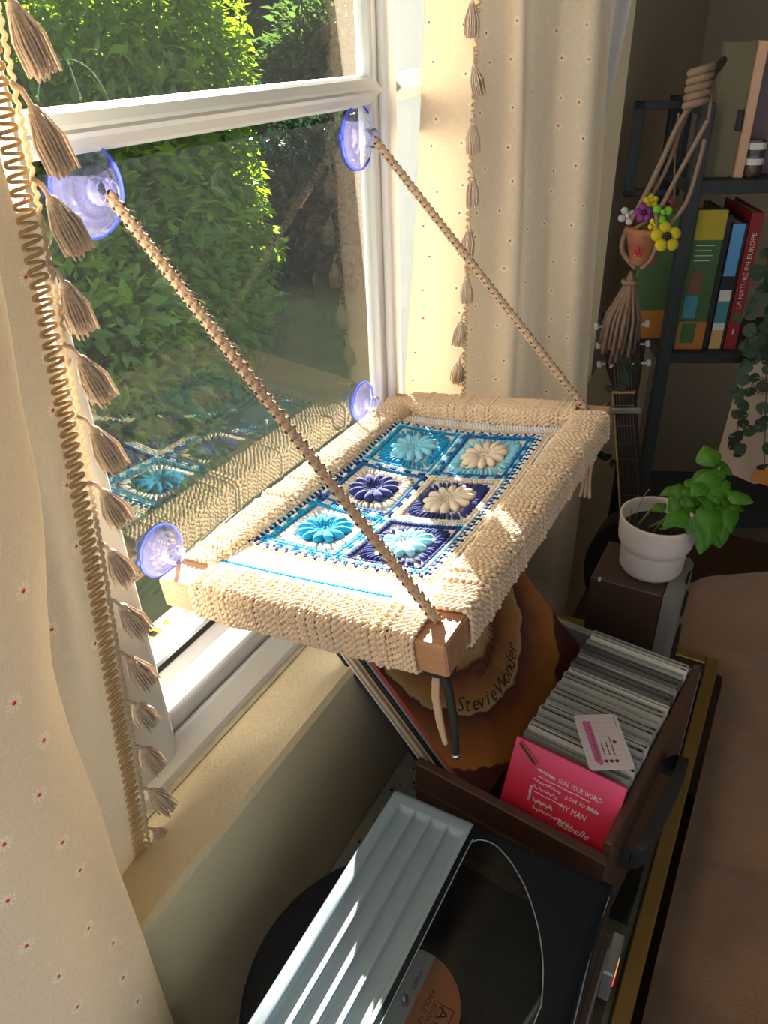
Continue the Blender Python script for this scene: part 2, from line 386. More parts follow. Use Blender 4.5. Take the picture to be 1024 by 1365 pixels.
def shrub(name, label, clumps, m, leaf, per, ground=-1.65, droop=0.4, stems=4, ztop=9.0):
    root = thing(name, label, 'shrub', (clumps[0][0].x, clumps[0][0].y, ground))
    V = []; 
    for (c, r) in clumps:
        n = int(per * r * r)
        d = RNG.normal(size=(n, 3)); d /= np.linalg.norm(d, axis=1)[:, None]
        rad = r * (0.45 + 0.55 * RNG.random(n) ** 0.35) * (1 + 0.18 * np.sin(d[:, 0] * 7 + c.x * 9) * np.cos(d[:, 2] * 6 + c.y * 5))
        pos = np.array(c) + d * rad[:, None]; kp = pos[:, 2] < ztop; pos, d = pos[kp], d[kp]; n = len(pos)
        a = d + RNG.normal(size=(n, 3)) * 0.6 + np.array([0, 0, -droop]); a /= np.linalg.norm(a, axis=1)[:, None]
        s = np.cross(a, RNG.normal(size=(n, 3)) * 0.5 + np.array([0.1, 0.1, 1.0])); s /= np.linalg.norm(s, axis=1)[:, None] + 1e-9
        nn = np.cross(s, a); ln = leaf * (0.6 + 0.8 * RNG.random(n))[:, None]
        V.append(np.stack([pos, pos + a * ln * 0.5 + s * ln * 0.24 + nn * ln * 0.06, pos + a * ln, pos + a * ln * 0.5 - s * ln * 0.24 + nn * ln * 0.06], 1))
    V = np.concatenate(V); n = len(V); mb = MB()
    mb.raw(V.reshape(-1, 3), [q for i in range(n) for q in ((4 * i, 4 * i + 1, 4 * i + 2), (4 * i, 4 * i + 2, 4 * i + 3))], 0, False)
    mb.build('foliage', m, root, kind='stuff')
    base = Vector((np.mean([c.x for c, r in clumps]), np.mean([c.y for c, r in clumps]), ground))
    for k in range(stems):
        c = clumps[k % len(clumps)][0]; b0 = base + Vector((RNG.normal() * 0.1, RNG.normal() * 0.1, 0))
        mb = MB(); mb.tube([b0, b0.lerp(c, 0.5) + Vector((RNG.normal() * 0.06, RNG.normal() * 0.06, 0)), c], [0.03, 0.02, 0.008], k=6); mb.build('stem', 'bark', root)
    fix(root); return root
def cl(px, py, x, r): return (P(px, py, 0, x * 1.8), r * 1.8)
shrub('climbing_shrub', 'large leafy climber with sunlit yellow-green edges close to the window glass',
      [cl(50, 60, -1.9, .40), cl(140, 60, -1.95, .36), cl(205, 70, -2.0, .30), cl(238, 110, -2.0, .24), cl(80, 260, -1.8, .42), cl(180, 230, -1.9, .34), cl(240, 240, -1.9, .26), cl(275, 330, -1.85, .24), cl(235, 340, -1.8, .28), cl(130, 400, -1.65, .38), cl(215, 430, -1.65, .30), cl(270, 420, -1.7, .20), cl(60, 520, -1.45, .36), cl(140, 520, -1.45, .25)],
      'leaf_bright', 0.075, 10500, droop=0.5, stems=8, ztop=0.44)
def PY(px, py, y): return P(px, py, 1, y)
shrub('garden_shrub', 'pale green upright shrub in sunlight in front of the slate-blue building', [(PY(322, 84, 10.4), .58), (PY(335, 62, 10.5), .40), (PY(300, 96, 10.2), .42)], 'leaf_mid', 0.14, 2600)
shrub('garden_shrub', 'rounded sunlit shrub beside the window mullion, behind the brown fence', [(PY(445, 78, 8.5), .70), (PY(470, 50, 8.8), .55), (PY(410, 92, 8.3), .50), (PY(492, 70, 8.5), .55)], 'leaf_mid', 0.14, 2600)
shrub('garden_shrub', 'low yellow-green shrub catching the sun beside the large climber', [(PY(270, 112, 7.4), .40), (PY(235, 116, 7.3), .40), (PY(300, 118, 7.4), .28)], 'leaf_bright', 0.10, 4000)
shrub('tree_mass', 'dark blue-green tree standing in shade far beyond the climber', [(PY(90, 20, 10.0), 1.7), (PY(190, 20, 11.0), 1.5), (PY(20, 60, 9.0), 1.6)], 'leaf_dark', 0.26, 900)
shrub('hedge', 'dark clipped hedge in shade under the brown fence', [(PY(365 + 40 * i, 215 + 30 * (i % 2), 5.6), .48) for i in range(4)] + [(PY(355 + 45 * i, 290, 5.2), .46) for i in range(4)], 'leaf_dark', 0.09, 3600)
mat('fence_brown', (0.055, 0.048, 0.035), 0.9, var=0.4, vscale=10, stretch=(1, 1, 0.1))
fc = thing('garden_fence', 'brown board fence behind the dark hedge', 'fence', (-3.6, 6.4, -1.65))
for i in range(18):
    x = -4.95 + i * 0.125; MB().box((x, 6.40, -1.65), (x + 0.118, 6.43, -0.36 - 0.015 * (i % 3)), bev=0.003).build('board', 'fence_brown', fc)
for z in (-1.3, -0.6): MB().box((-4.95, 6.43, z), (-2.7, 6.47, z + 0.08)).build('rail', 'fence_brown', fc)
fix(fc)
mat('slate_wall', (0.045, 0.065, 0.095), 0.85, var=0.3, vscale=2); mat('slate_roof', (0.03, 0.04, 0.055), 0.8)
bl = thing('outbuilding', 'slate-blue outbuilding in shade beyond the garden shrubs', 'building', (-8.0, 13.0, -1.65))
MB().box((-13.0, 13.0, -1.65), (-5.6, 16.0, 1.35)).build('wall', 'slate_wall', bl)
MB().box((-13.2, 12.8, 1.35), (-5.4, 16.2, 1.55)).build('roof', 'slate_roof', bl)
for i in range(3): MB().box((-12.2 + i * 2.3, 12.96, -0.6), (-11.0 + i * 2.3, 13.0, 0.9), bev=0.01).build('shutter', 'slate_roof', bl)
fix(bl)
mat('sign_blue', (0.08, 0.20, 0.55), 0.5); mat('sign_white', (0.75, 0.78, 0.8), 0.5)
sg = thing('garden_sign', 'small blue and white sign on a post behind the climber', 'sign', PY(212, 60, 6.5))
c = PY(212, 34, 6.5)
MB().box((c.x - .075, c.y, c.z - .11), (c.x + .075, c.y + .01, c.z + .11), bev=0.004).build('plate', 'sign_blue', sg)
mb = MB(); mb.box((c.x - .055, c.y - .004, c.z + .0), (c.x + .055, c.y, c.z + .035)); mb.box((c.x - .055, c.y - .004, c.z - .085), (c.x + .055, c.y, c.z - .04)); mb.build('stripe', 'sign_white', sg)
MB().tube([(c.x, c.y + .02, -1.65), (c.x, c.y + .02, c.z + .1)], 0.012).build('post', 'bark', sg); fix(sg)

# ------------------------------------------------------------------ cat hammock
HO = Vector((-0.525, 0.435, -0.471)); HT = math.radians(6.8); HW, HL, HH = 0.332, 0.54, 0.0345
HU = Vector((math.cos(HT), 0, math.sin(HT))); HV = Vector((0, 1, 0)); HN = Vector((-math.sin(HT), 0, math.cos(HT)))
HM = basis(HO, HU, HV, HN); HMn = np.array(HM)
def H(u, v, w): return HO + HU * u + HV * v + HN * w
ham = thing('cat_hammock', 'wooden-framed cat hammock with crochet granny squares hung on the window', 'hammock', H(HW / 2, HL / 2, -HH))
# wooden beams: near and far run full width, left and right between them
for nm, lo, hi in (('near_beam', (0, 0, -HH), (HW, 0.040, 0)), ('far_beam', (0, HL - 0.040, -HH), (HW, HL, 0)), ('window_side_beam', (0.001, 0.040, -HH + .001), (0.040, HL - 0.040, -0.001)), ('room_side_beam', (HW - 0.040, 0.040, -HH + .001), (HW - 0.001, HL - 0.040, -0.001))):
    MB().box(lo, hi, M=HM, bev=0.0022).build(nm, 'wood_oak', ham)
def rrect(a0, a1, b0, b1, r, step):
    """rounded rectangle path (a, b), evenly sampled"""
    pts = []
    for (cx, cy, s) in ((a1 - r, b1 - r, 0), (a0 + r, b1 - r, 90), (a0 + r, b0 + r, 180), (a1 - r, b0 + r, 270)):
        for k in range(6): t = math.radians(s + 90 * k / 5); pts.append((cx + r * math.cos(t), cy + r * math.sin(t)))
    pts = np.array(pts + [pts[0]]); d = np.r_[0, np.cumsum(np.linalg.norm(np.diff(pts, axis=0), axis=1))]
    n = int(d[-1] / step); s = np.linspace(0, d[-1], n, endpoint=False)
    return np.stack([np.interp(s, d, pts[:, 0]), np.interp(s, d, pts[:, 1])], 1), s
def wrap(name, along, s0, s1, a0, a1, pitch=0.0036, rad=0.0023, skew=0.0):
    """yarn chain wound round a beam: loops side by side; along='u' loops lie in (v, w), along='v' in (u, w)"""
    mb = MB(); n = int((s1 - s0) / pitch); per = 0.0062
    for i in range(n):
        s = s0 + (i + 0.5) * pitch; j = RNG.normal() * 0.00045; g = 0.0008 * RNG.random() + (0.0014 if RNG.random() < 0.06 else 0)
        path, arc_ = rrect(a0 - 0.0022 - g, a1 + 0.0022 + g, -HH - 0.0025 - g, 0.0022 + g, 0.009, 0.00135)
        ph = RNG.random() * 6.28 if i % 3 == 0 else ph + math.pi
        w = np.sin(arc_ * 2 * math.pi / per + ph)
        r = rad * (0.90 + 0.24 * w)
        lat = s + j + 0.0007 * np.cos(arc_ * 2 * math.pi / per + ph) + skew * (path[:, 0] - a0)
        bob = 0.0005 * w; cx, cy = (a0 + a1) / 2, -HH / 2
        px_ = path[:, 0] + bob * np.sign(path[:, 0] - cx); py_ = path[:, 1] + bob * np.sign(path[:, 1] - cy)
        L3 = np.stack([lat, px_, py_], 1) if along == 'u' else np.stack([px_, lat, py_], 1)
        mb.tube(xf(HM, L3), r, k=6, closed=True)
    return mb.build(name, 'yarn_tan', ham, kind='stuff')
wrap('near_yarn_wrap', 'u', 0.046, 0.303, 0.0, 0.039)
wrap('far_yarn_wrap', 'u', 0.030, 0.292, HL - 0.042, HL)
wrap('window_side_yarn_wrap', 'v', 0.040, HL - 0.022, 0.0, 0.040)
wrap('room_side_yarn_wrap', 'v', 0.042, HL - 0.030, HW - 0.041, HW - 0.001, skew=0.12)
# crochet sheet
def sag(u, v):
    a = max(0.0, min(1.0, (u - 0.03) / 0.27)); b = max(0.0, min(1.0, (v - 0.03) / 0.48))
    return -0.0025 - 0.026 * (math.sin(math.pi * a) ** 0.5) * (math.sin(math.pi * b) ** (1.15 - 0.55 * b)) - 0.016 * max(0, (v - 0.44) / 0.07)
nu, nv = 28, 44
mb = MB(); mb.grid([[tuple(H(0.036 + 0.258 * i / nu, 0.036 + 0.466 * j / nv, sag(0.036 + 0.258 * i / nu, 0.036 + 0.466 * j / nv) - 0.0012)) for j in range(nv + 1)] for i in range(nu + 1)])
sheet = mb.build('crochet_sheet', 'yarn_white_stitch', ham)
def st(mb, u, v, du, dv, ln, wd, ht, mi, lift=0.0, nu=7, nv=5):
    """one stitch: an ellipsoid lying on the sheet, long axis along (du, dv)"""
    q = math.hypot(du, dv) or 1; du, dv = du / q, dv / q
    h0 = sag(u, v); e = 0.003
    n1 = (sag(u + e * du, v + e * dv) - h0) / e; n2 = (sag(u - e * dv, v + e * du) - h0) / e
    ax = [(HU * du + HV * dv + HN * n1) * ln, (HU * -dv + HV * du + HN * n2) * wd, HN * ht]
    mb.ell(H(u, v, h0 + lift), [tuple(a) for a in ax], mi, nu, nv)
YM = ['yarn_white_stitch', 'yarn_cream_stitch', 'yarn_navy_stitch', 'yarn_cyan_stitch', 'yarn_light_stitch', 'yarn_blue_stitch', 'yarn_tan_stitch']
WH, CR, NV_, CY, LT, BL, TN = range(7)
U0, V0, SU, SV = 0.050, 0.108, 0.1035, 0.1135
def sqr(t):  # superellipse radius factor for direction t: from round to square
    return 1.0 / (abs(math.cos(t)) ** 6 + abs(math.sin(t)) ** 6) ** (1 / 6)
def granny(ci, ri, center, petal, rnd, edge1, edge2):
    mb = MB(); cu, cv = U0 + SU * (ci + 0.5), V0 + SV * (ri + 0.5); ky = SV / SU; half = SU / 2
    def at(r, t, sq=0.0):
        f = 1 + (sqr(t) - 1) * sq; return cu + r * f * math.cos(t), cv + ky * r * f * math.sin(t)
    for k in range(8):
        t = 2 * math.pi * k / 8; u, v = at(0.0048, t); st(mb, u, v, math.cos(t), math.sin(t), 0.0044, 0.0022, 0.0024, center, 0.002)
    NP = 12
    for k in range(NP):
        t = 2 * math.pi * (k + 0.5) / NP
        u, v = at(0.0205, t); st(mb, u, v, math.cos(t), ky * math.sin(t), 0.0120, 0.0060, 0.0056, petal, 0.0030, 9, 6)
        for s in (-1, 1):
            u, v = at(0.0155, t + s * 0.12); st(mb, u, v, math.cos(t), ky * math.sin(t), 0.0090, 0.0022, 0.0046, petal, 0.0032)
        u, v = at(0.0105, t); st(mb, u, v, math.cos(t), ky * math.sin(t), 0.0062, 0.0023, 0.0032, center, 0.0026)
    NR = 48
    for k in range(NR):
        t = 2 * math.pi * (k + 0.5) / NR; j = 0.06 * math.sin(k * 2.1)
        u, v = at(0.0345 + 0.0035 * (sqr(t) - 1), t + j * 0.4, 0.75)
        st(mb, u, v, math.cos(t), ky * math.sin(t), 0.0072 + 0.008 * (sqr(t) - 1), 0.0023, 0.0030, rnd, 0.0006)
    for (off, c, m_, ln, wd) in ((0.0072, edge1, 26, 0.0031, 0.0019), (0.0026, edge2, 28, 0.0030, 0.0018)):
        hu = half - off; hv = SV / 2 - off
        for side in range(4):
            for k in range(m_):
                s = -1 + 2 * (k + 0.5) / m_; cc = c[(k // 3) % len(c)] if isinstance(c, tuple) else c
                if side < 2: u, v, du, dv = cu + hu * s, cv + hv * (1 if side else -1), 0.45 * (1 if k % 2 else -1), 1
                else: u, v, du, dv = cu + hu * (1 if side == 2 else -1), cv + hv * s, 1, 0.45 * (1 if k % 2 else -1)
                st(mb, u, v, du, dv, ln, wd, 0.0022, cc, 0.0012)
    return mb.build('granny_square', YM, ham)
granny(0, 0, CY, CY, WH, CY, (CY, WH)); granny(1, 0, WH, LT, NV_, (NV_, NV_), (LT, WH))
granny(0, 1, NV_, NV_, CR, BL, (NV_, WH)); granny(1, 1, CR, CR, NV_, CR, (CR, WH))
granny(0, 2, LT, LT, CY, CY, (LT, WH)); granny(1, 2, CR, CR, LT, BL, (BL, LT))
# border rounds of the blanket and the plain rows that reach to the beams
mbs = {k: MB() for k in ('blue_border', 'cream_border', 'white_rows', 'blue_rows')}
u1, v1 = U0 + 2 * SU, V0 + 3 * SV
def ring_pts(off, step):
    a0, a1, b0, b1 = U0 - off, u1 + off, V0 - off, v1 + off; out = []
    for (p, q) in (((a0, b0), (a1, b0)), ((a1, b0), (a1, b1)), ((a1, b1), (a0, b1)), ((a0, b1), (a0, b0))):
        L_ = math.hypot(q[0] - p[0], q[1] - p[1]); n = int(L_ / step)
        for k in range(n): t = (k + 0.5) / n; out.append((p[0] + (q[0] - p[0]) * t, p[1] + (q[1] - p[1]) * t, (q[1] - p[1]) / L_, -(q[0] - p[0]) / L_))
    return out
for off, key, pal in ((0.0035, 'blue_border', (NV_, WH, NV_, LT)), (0.0085, 'blue_border', (NV_, WH, WH)), (0.0135, 'cream_border', (TN,)), (0.018, 'cream_border', (CR,))):
    for i, (u, v, du, dv) in enumerate(ring_pts(off, 0.0042)):
        if not (0.034 < u < 0.294 and 0.040 < v < 0.505): continue
        st(mbs[key], u, v, du + 0.5 * dv * (1 if i % 2 else -1), dv - 0.5 * du * (1 if i % 2 else -1), 0.0034, 0.0020, 0.0024, pal[i % len(pal)], 0.0010)
for j in range(110):                                 # plain rows, running across the sheet near both ends
    v = 0.040 + j * 0.0046
    if V0 - 0.020 < v < v1 + 0.020 or v > 0.503: continue
    for i in range(60):
        u = 0.037 + i * 0.0043
        if u > 0.293: break
        blue = (abs(v - 0.0540) < 0.0024 and u < 0.25) or abs(v - 0.4955) < 0.0026
        st(mbs['blue_rows' if blue else 'white_rows'], u + (0.002 if j % 2 else 0), v, 0.35, 1, 0.0033, 0.0021, 0.0022, CY if blue and v < .1 else (BL if blue else (CR if RNG.random() < 0.15 else WH)), 0.0008)
for j in range(100):                                 # white stripes between the border and the long beams
    v = V0 - 0.018 + j * 0.0044
    if v > v1 + 0.018: break
    st(mbs['white_rows'], 0.285, v, 1, 0.1, 0.0085, 0.0017, 0.0020, WH, 0.0008)
    st(mbs['white_rows'], 0.0345, v, 1, 0.1, 0.0050, 0.0017, 0.0020, WH, 0.0008)
for j in range(0, 0): pass
for k, mb in mbs.items(): mb.build(k, YM, ham, kind='stuff')
# cords
def cord(name, a, b, R=0.0052, slack=0.0, parent=ham):
    mb = MB(); a = Vector(a); b = Vector(b); L_ = (b - a).length; s, t, d = frame_of(b - a); n = int(L_ / 0.0022)
    for k in range(4):
        pts = []; rr = []
        for i in range(n + 1):
            q = i / n; ang = (1 if k % 2 else -1) * (i * 0.0022 / 0.0165 * 2 * math.pi) + math.pi * (k // 2) + (math.pi / 2 if k % 2 else 0)
            c_ = a.lerp(b, q) + Vector((0, 0, -slack * math.sin(math.pi * q)))
            pts.append(c_ + (s * math.cos(ang) + t * math.sin(ang)) * R * 0.50 * (1 + 0.15 * math.sin(2 * ang + k))); rr.append(R * 0.56)
        mb.tube(pts, rr, 0, 6)
    nd = int(L_ / 0.0082)
    for side in (1, -1, 0.15):
        for i in range(nd):
            c_ = a.lerp(b, (i + 0.5) / nd) + Vector((0, 0, -slack * math.sin(math.pi * (i + .5) / nd)))
            ax_ = (t * side + s * (0.75 if side != 0.15 else -1)).normalized()
            mb.ell(c_ + ax_ * R * 0.90, [tuple(d * 0.0021), tuple(ax_.cross(d) * 0.0012), tuple(ax_ * 0.0014)], 1, 6, 4)
    for i in range(int(L_ / 0.0011)):                # loose fibres
        q = RNG.random(); ang = RNG.random() * 6.28; o_ = s * math.cos(ang) + t * math.sin(ang); p0 = a.lerp(b, q) + o_ * R * 0.95
        p1 = p0 + o_ * 0.0025 + d * RNG.normal() * 0.002; mb.tube([p0, p1, p1 + d * RNG.normal() * 0.002 + o_ * 0.001], 0.00009, 0, 3, cap=False)
    return mb.build(name, ['cord_tan', 'cord_dark'], parent)
cup_spots = [(P(138, 256, 0, G + 0.020), 0.0385), (P(494, 184, 0, G + 0.020), 0.0385)]
low_spots = [(Vector((G + 0.012, 0.468, -0.462)), 0.030), (Vector((G + 0.012, 0.905, -0.462)), 0.030)]
cord('cord', H(0.311, 0.030, 0.0005), cup_spots[0][0] + Vector((0.006, 0, -0.002)))
cord('cord', H(0.303, HL - 0.022, 0.0005), cup_spots[1][0] + Vector((0.006, 0, -0.002)))
def cup(c, R, big=True):
    M = basis((G, c.y, c.z), (0, 1, 0), (0, 0, 1), (1, 0, 0))
    mb = MB(); mb.lathe([(R, 0.0012), (R * .93, 0.0042), (R * .80, 0.0060), (R * .785, 0.0072), (R * .75, 0.0070), (R * .60, 0.0085), (R * .585, 0.0100), (R * .55, 0.0096), (R * .40, 0.0120), (R * .36, 0.0136), (R * .20, 0.0145)], 0, 56, M)
    o = mb.build('suction_cup', 'cup_plastic', ham)
    mb = MB(); mb.lathe([(R * .965, 0.0006), (R * 1.01, 0.0010), (R * 1.02, 0.0024), (R * .985, 0.0040), (R * .955, 0.0036), (R * .965, 0.0006)], 0, 56, M)
    mb.box((-R * 1.13, R * .02, 0.0008), (-R * 0.98, R * .20, 0.003), 0, M, bev=0.001); mb.build('rim', 'cup_rim', o)
    mb = MB(); mb.lathe([(0.0105, 0.0115), (0.0110, 0.017), (0.0085, 0.0190), (0.0085, 0.022), (0.0115, 0.0235), (0.0115, 0.0262), (0.009, 0.0275), (0.0, 0.0275)], 0, 28, M); mb.build('knob', 'cup_plastic', o)
    if big:
        mb = MB(); mb.lathe([(0.0, 0.0278), (0.0034, 0.0279), (0.0034, 0.0270)], 0, 18, M @ Matrix.Translation((0, -0.0008, 0))); mb.build('screw_hole', 'gasket', o)
    return o
for c_, R_ in cup_spots: cup(c_, R_)
for c_, R_ in low_spots: cup(c_, R_, False)
# tie cords hanging under the room-side corners
def strand(name, pts, r, m):
    mb = MB(); q = np.array([tuple(p) for p in pts]); t = np.linspace(0, 1, len(q)); tt = np.linspace(0, 1, 26)
    c_ = np.stack([np.interp(tt, t, q[:, i]) for i in range(3)], 1); mb.tube(c_, r * (1 + 0.12 * np.sin(np.arange(26) * 2.2)), 0, 7); return mb.build(name, m, ham)
kb = H(0.312, 0.020, -HH - 0.006)
mb = MB(); mb.ell(kb, [(0.017, 0, 0), (0, 0.015, 0), (0, 0, 0.008)], 0, 12, 8); mb.ell(kb + Vector((-.010, -.006, -.001)), [(0.010, 0, 0), (0, 0.010, 0), (0, 0, 0.006)], 0, 10, 6); mb.build('knot', 'cord_black', ham)
e1 = kb + Vector((0.022, -0.008, -0.096))
strand('black_cord_tail', [kb, kb + Vector((0.012, -.004, -.020)), kb + Vector((0.020, -.008, -.055)), e1], 0.0042, 'cord_black')
MB().tube([e1, e1 + Vector((0.001, 0, -0.004))], 0.0040, 0, 8).build('aglet', 'steel', ham)
for dx_ in (0, 0.003): strand('tan_cord_tail', [kb + Vector((-0.001 + dx_, -.006, -.004)), kb + Vector((0.000 + dx_, -.009, -.030)), kb + Vector((0.006 + dx_, -.011, -.060)), kb + Vector((0.014, -.013, -.082))], 0.0024, 'cord_tan')
kf = H(0.316, HL - 0.030, -HH)
for dx_ in (-.004, 0, .004): strand('tan_cord_tail', [kf + Vector((dx_, -0.02, 0)), kf + Vector((dx_ * 1.5, -.025, -.025)), kf + Vector((0.003 + dx_, -.028, -.055)), kf + Vector((0.004 + dx_ * 1.6, -.03, -.078))], 0.0024, 'cord_tan')
fix(ham)

# ------------------------------------------------------------------ curtains
def curtain_mat(name, col, cell=0.046, tw=0.45, dot=(0.55, 0.03, 0.03), petal=(0.85, 0.80, 0.72)):
    m, nt, b = nt_new(name); N = nt.nodes; L = nt.links
    b.inputs['Roughness'].default_value = 0.95; b.inputs['Specular IOR Level'].default_value = 0.1
    def mth(op, a, b_=None):
        n = N.new('ShaderNodeMath'); n.operation = op
        for i, q in enumerate((a, b_)):
            if q is None: continue
            if isinstance(q, (int, float)): n.inputs[i].default_value = q
            else: L.new(q, n.inputs[i])
        return n.outputs[0]
    uv = N.new('ShaderNodeUVMap'); vo = N.new('ShaderNodeTexVoronoi'); vo.voronoi_dimensions = '2D'
    vo.inputs['Scale'].default_value = 1 / cell; vo.inputs['Randomness'].default_value = 0.45; L.new(uv.outputs[0], vo.inputs['Vector'])
    sub = N.new('ShaderNodeVectorMath'); sub.operation = 'SUBTRACT'
    sc = N.new('ShaderNodeVectorMath'); sc.operation = 'SCALE'; sc.inputs['Scale'].default_value = 1 / cell; L.new(uv.outputs[0], sc.inputs[0])
    ps = N.new('ShaderNodeVectorMath'); ps.operation = 'SCALE'; ps.inputs['Scale'].default_value = 1 / cell; L.new(vo.outputs['Position'], ps.inputs[0])
    L.new(sc.outputs[0], sub.inputs[0]); L.new(ps.outputs[0], sub.inputs[1])
    sp = N.new('ShaderNodeSeparateXYZ'); L.new(sub.outputs[0], sp.inputs[0])
    ang = mth('ARCTAN2', sp.outputs[1], sp.outputs[0]); dist = vo.outputs['Distance']
    pet = mth('MULTIPLY', mth('GREATER_THAN', mth('SINE', mth('MULTIPLY', ang, 9.0)), -0.1), mth('MULTIPLY', mth('LESS_THAN', dist, 0.120), mth('GREATER_THAN', dist, 0.05)))
    dt = mth('LESS_THAN', dist, 0.028)
    wv = N.new('ShaderNodeTexNoise'); wv.inputs['Scale'].default_value = 1.0; wv.inputs['Detail'].default_value = 5
    mp = N.new('ShaderNodeMapping'); mp.inputs['Scale'].default_value = (900, 90, 1); L.new(uv.outputs[0], mp.inputs[0]); L.new(mp.outputs[0], wv.inputs['Vector'])
    wv2 = N.new('ShaderNodeTexNoise'); wv2.inputs['Scale'].default_value = 1.0; mp2 = N.new('ShaderNodeMapping'); mp2.inputs['Scale'].default_value = (90, 900, 1); L.new(uv.outputs[0], mp2.inputs[0]); L.new(mp2.outputs[0], wv2.inputs['Vector'])
    wsum = mth('ADD', wv.outputs[0], wv2.outputs[0])
    c0 = N.new('ShaderNodeMix'); c0.data_type = 'RGBA'; c0.inputs[6].default_value = (*[q * 0.72 for q in col], 1); c0.inputs[7].default_value = (*[min(1, q * 1.12) for q in col], 1)
    L.new(mth('MULTIPLY', wsum, 0.55), c0.inputs[0])
    c1 = N.new('ShaderNodeMix'); c1.data_type = 'RGBA'; c1.inputs[7].default_value = (*petal, 1); L.new(mth('MULTIPLY', pet, 0.65), c1.inputs[0]); L.new(c0.outputs[2], c1.inputs[6])
    c2 = N.new('ShaderNodeMix'); c2.data_type = 'RGBA'; c2.inputs[7].default_value = (*dot, 1); L.new(dt, c2.inputs[0]); L.new(c1.outputs[2], c2.inputs[6])
    L.new(c2.outputs[2], b.inputs['Base Color'])
    t = N.new('ShaderNodeBsdfTranslucent'); L.new(c2.outputs[2], t.inputs[0])
    bp = N.new('ShaderNodeBump'); bp.inputs['Strength'].default_value = 0.35; bp.inputs['Distance'].default_value = 0.001; L.new(wsum, bp.inputs['Height'])
    L.new(bp.outputs[0], b.inputs['Normal'])
    ms = N.new('ShaderNodeMixShader'); ms.inputs[0].default_value = tw; L.new(b.outputs[0], ms.inputs[1]); L.new(t.outputs[0], ms.inputs[2]); L.new(ms.outputs[0], N['Material Output'].inputs[0])
curtain_mat('linen', (0.74, 0.63, 0.50), tw=0.40)
mat('lace', (0.70, 0.51, 0.28), 0.95, bump=0.5, bscale=900, trans=0.25)
mat('lace_net', (0.74, 0.63, 0.46), 0.95, bump=0.5, bscale=700, trans=0.4)
mat('tassel_yarn', (0.76, 0.61, 0.47), 0.95, bump=0.6, bscale=800, trans=0.2)
def cat_rom(Q, n):
    Q = np.asarray(Q, float); k = len(Q); out = []
    for t in np.linspace(0, k - 1, n):
        i = min(int(t), k - 2); f = t - i
        p0, p1, p2, p3 = Q[max(i - 1, 0)], Q[i], Q[i + 1], Q[min(i + 2, k - 1)]
        out.append(0.5 * ((2 * p1) + (p2 - p0) * f + (2 * p0 - 5 * p1 + 4 * p2 - p3) * f * f + (3 * p1 - p0 - 3 * p2 + p3) * f ** 3))
    return np.array(out)
def cloth(name, rows, zs, m, parent, th=0.0):
    """rows: list of (n, 2) plan polylines, one for each z"""
    mb = MB(); A = np.array([[(p[0], p[1], z) for p in r] for r, z in zip(rows, zs)]); mb.grid(A)
    mid = A[len(A) // 2]; s = np.r_[0, np.cumsum(np.linalg.norm(np.diff(mid, axis=0), axis=1))]
    mb.uv = [np.array([[(s[j], zs[i]) for j in range(A.shape[1])] for i in range(A.shape[0])]).reshape(-1, 2)]
    o = mb.build(name, m, parent)
    if th:
        md = o.modifiers.new('thickness', 'SOLIDIFY'); md.thickness = th
    return o
def tassel_mesh(L_, seed):
    r = np.random.default_rng(seed); mb = MB()
    mb.tube([(0, 0, 0), (0.001, 0.004, -L_ * .10), (0, 0.006, -L_ * .30)], L_ * .030, 0, 6)
    mb.ell((0, 0.006, -L_ * .33), [(L_ * .075, 0, 0), (0, L_ * .075, 0), (0, 0, L_ * .07)], 0, 10, 7)
    for i in range(60):
        a = i * 2.399; q = math.sqrt(i / 60); rr = L_ * .070 * q; R2 = L_ * (.13 + .08 * r.random()) * q
        c, s = math.cos(a), math.sin(a)
        mb.tube([(rr * c, 0.006 + rr * s, -L_ * .33), (R2 * c, 0.006 + R2 * s, -L_ * .62), (R2 * c * .98 + r.normal() * .0006, 0.006 + R2 * s, -L_ * (.93 + .08 * r.random()))], [L_ * .014, L_ * .017, L_ * .012], 0, 5)
    return mb
# --- right-hand curtain
rc = thing('curtain', 'cream daisy-print linen curtain gathered between the window and the bookcase', 'curtain', (-0.42, 1.2, -1.35))
RCP = [(637, 618, 1.045), (612, 592, 1.030), (590, 566, 1.012), (570, 544, 0.996), (567, 541, 0.9945), (575, 549, 1.008), (606, 582, 1.055), (640, 622, 1.10), (672, 655, 1.13), (697, 681, 1.14), (705, 688, 1.16), (712, 692, 1.215), (735, 712, 1.245), (760, 737, 1.245), (785, 757, 1.24), (803, 771, 1.26), (810, 778, 1.31), (816, 783, 1.40)]
zs = np.linspace(-1.36, 0.95, 60); rows = []
for z in zs:
    q = []
    for (pt, pb, Y) in RCP:
        T = P(pt, 0, 1, Y); B = P(pb, 517, 1, Y); f = (z - B.z) / (T.z - B.z); f = max(-0.4, min(2.0, f))
        q.append((B.x + (T.x - B.x) * f, Y + 0.004 * math.sin(z * 9 + pt * .05)))
    rows.append(cat_rom(q, 90))
cloth('fabric', rows, zs, 'linen', rc)
tm = [tassel_mesh(0.052, k) for k in range(3)]; tmesh = []
def edge_at(rows, zs, z, j=0):
    i = int(np.argmin(abs(zs - z))); return Vector((rows[i][j][0], rows[i][j][1], z))
mb = MB(); zz = np.linspace(-0.62, 0.3, 460)
mb.tube([(edge_at(rows, zs, z).x + 0.004 * math.cos(z * 700), edge_at(rows, zs, z).y - 0.0015, z) for z in zz], 0.0012, 0, 5); mb.build('trim_braid', 'lace', rc)
base_t = None
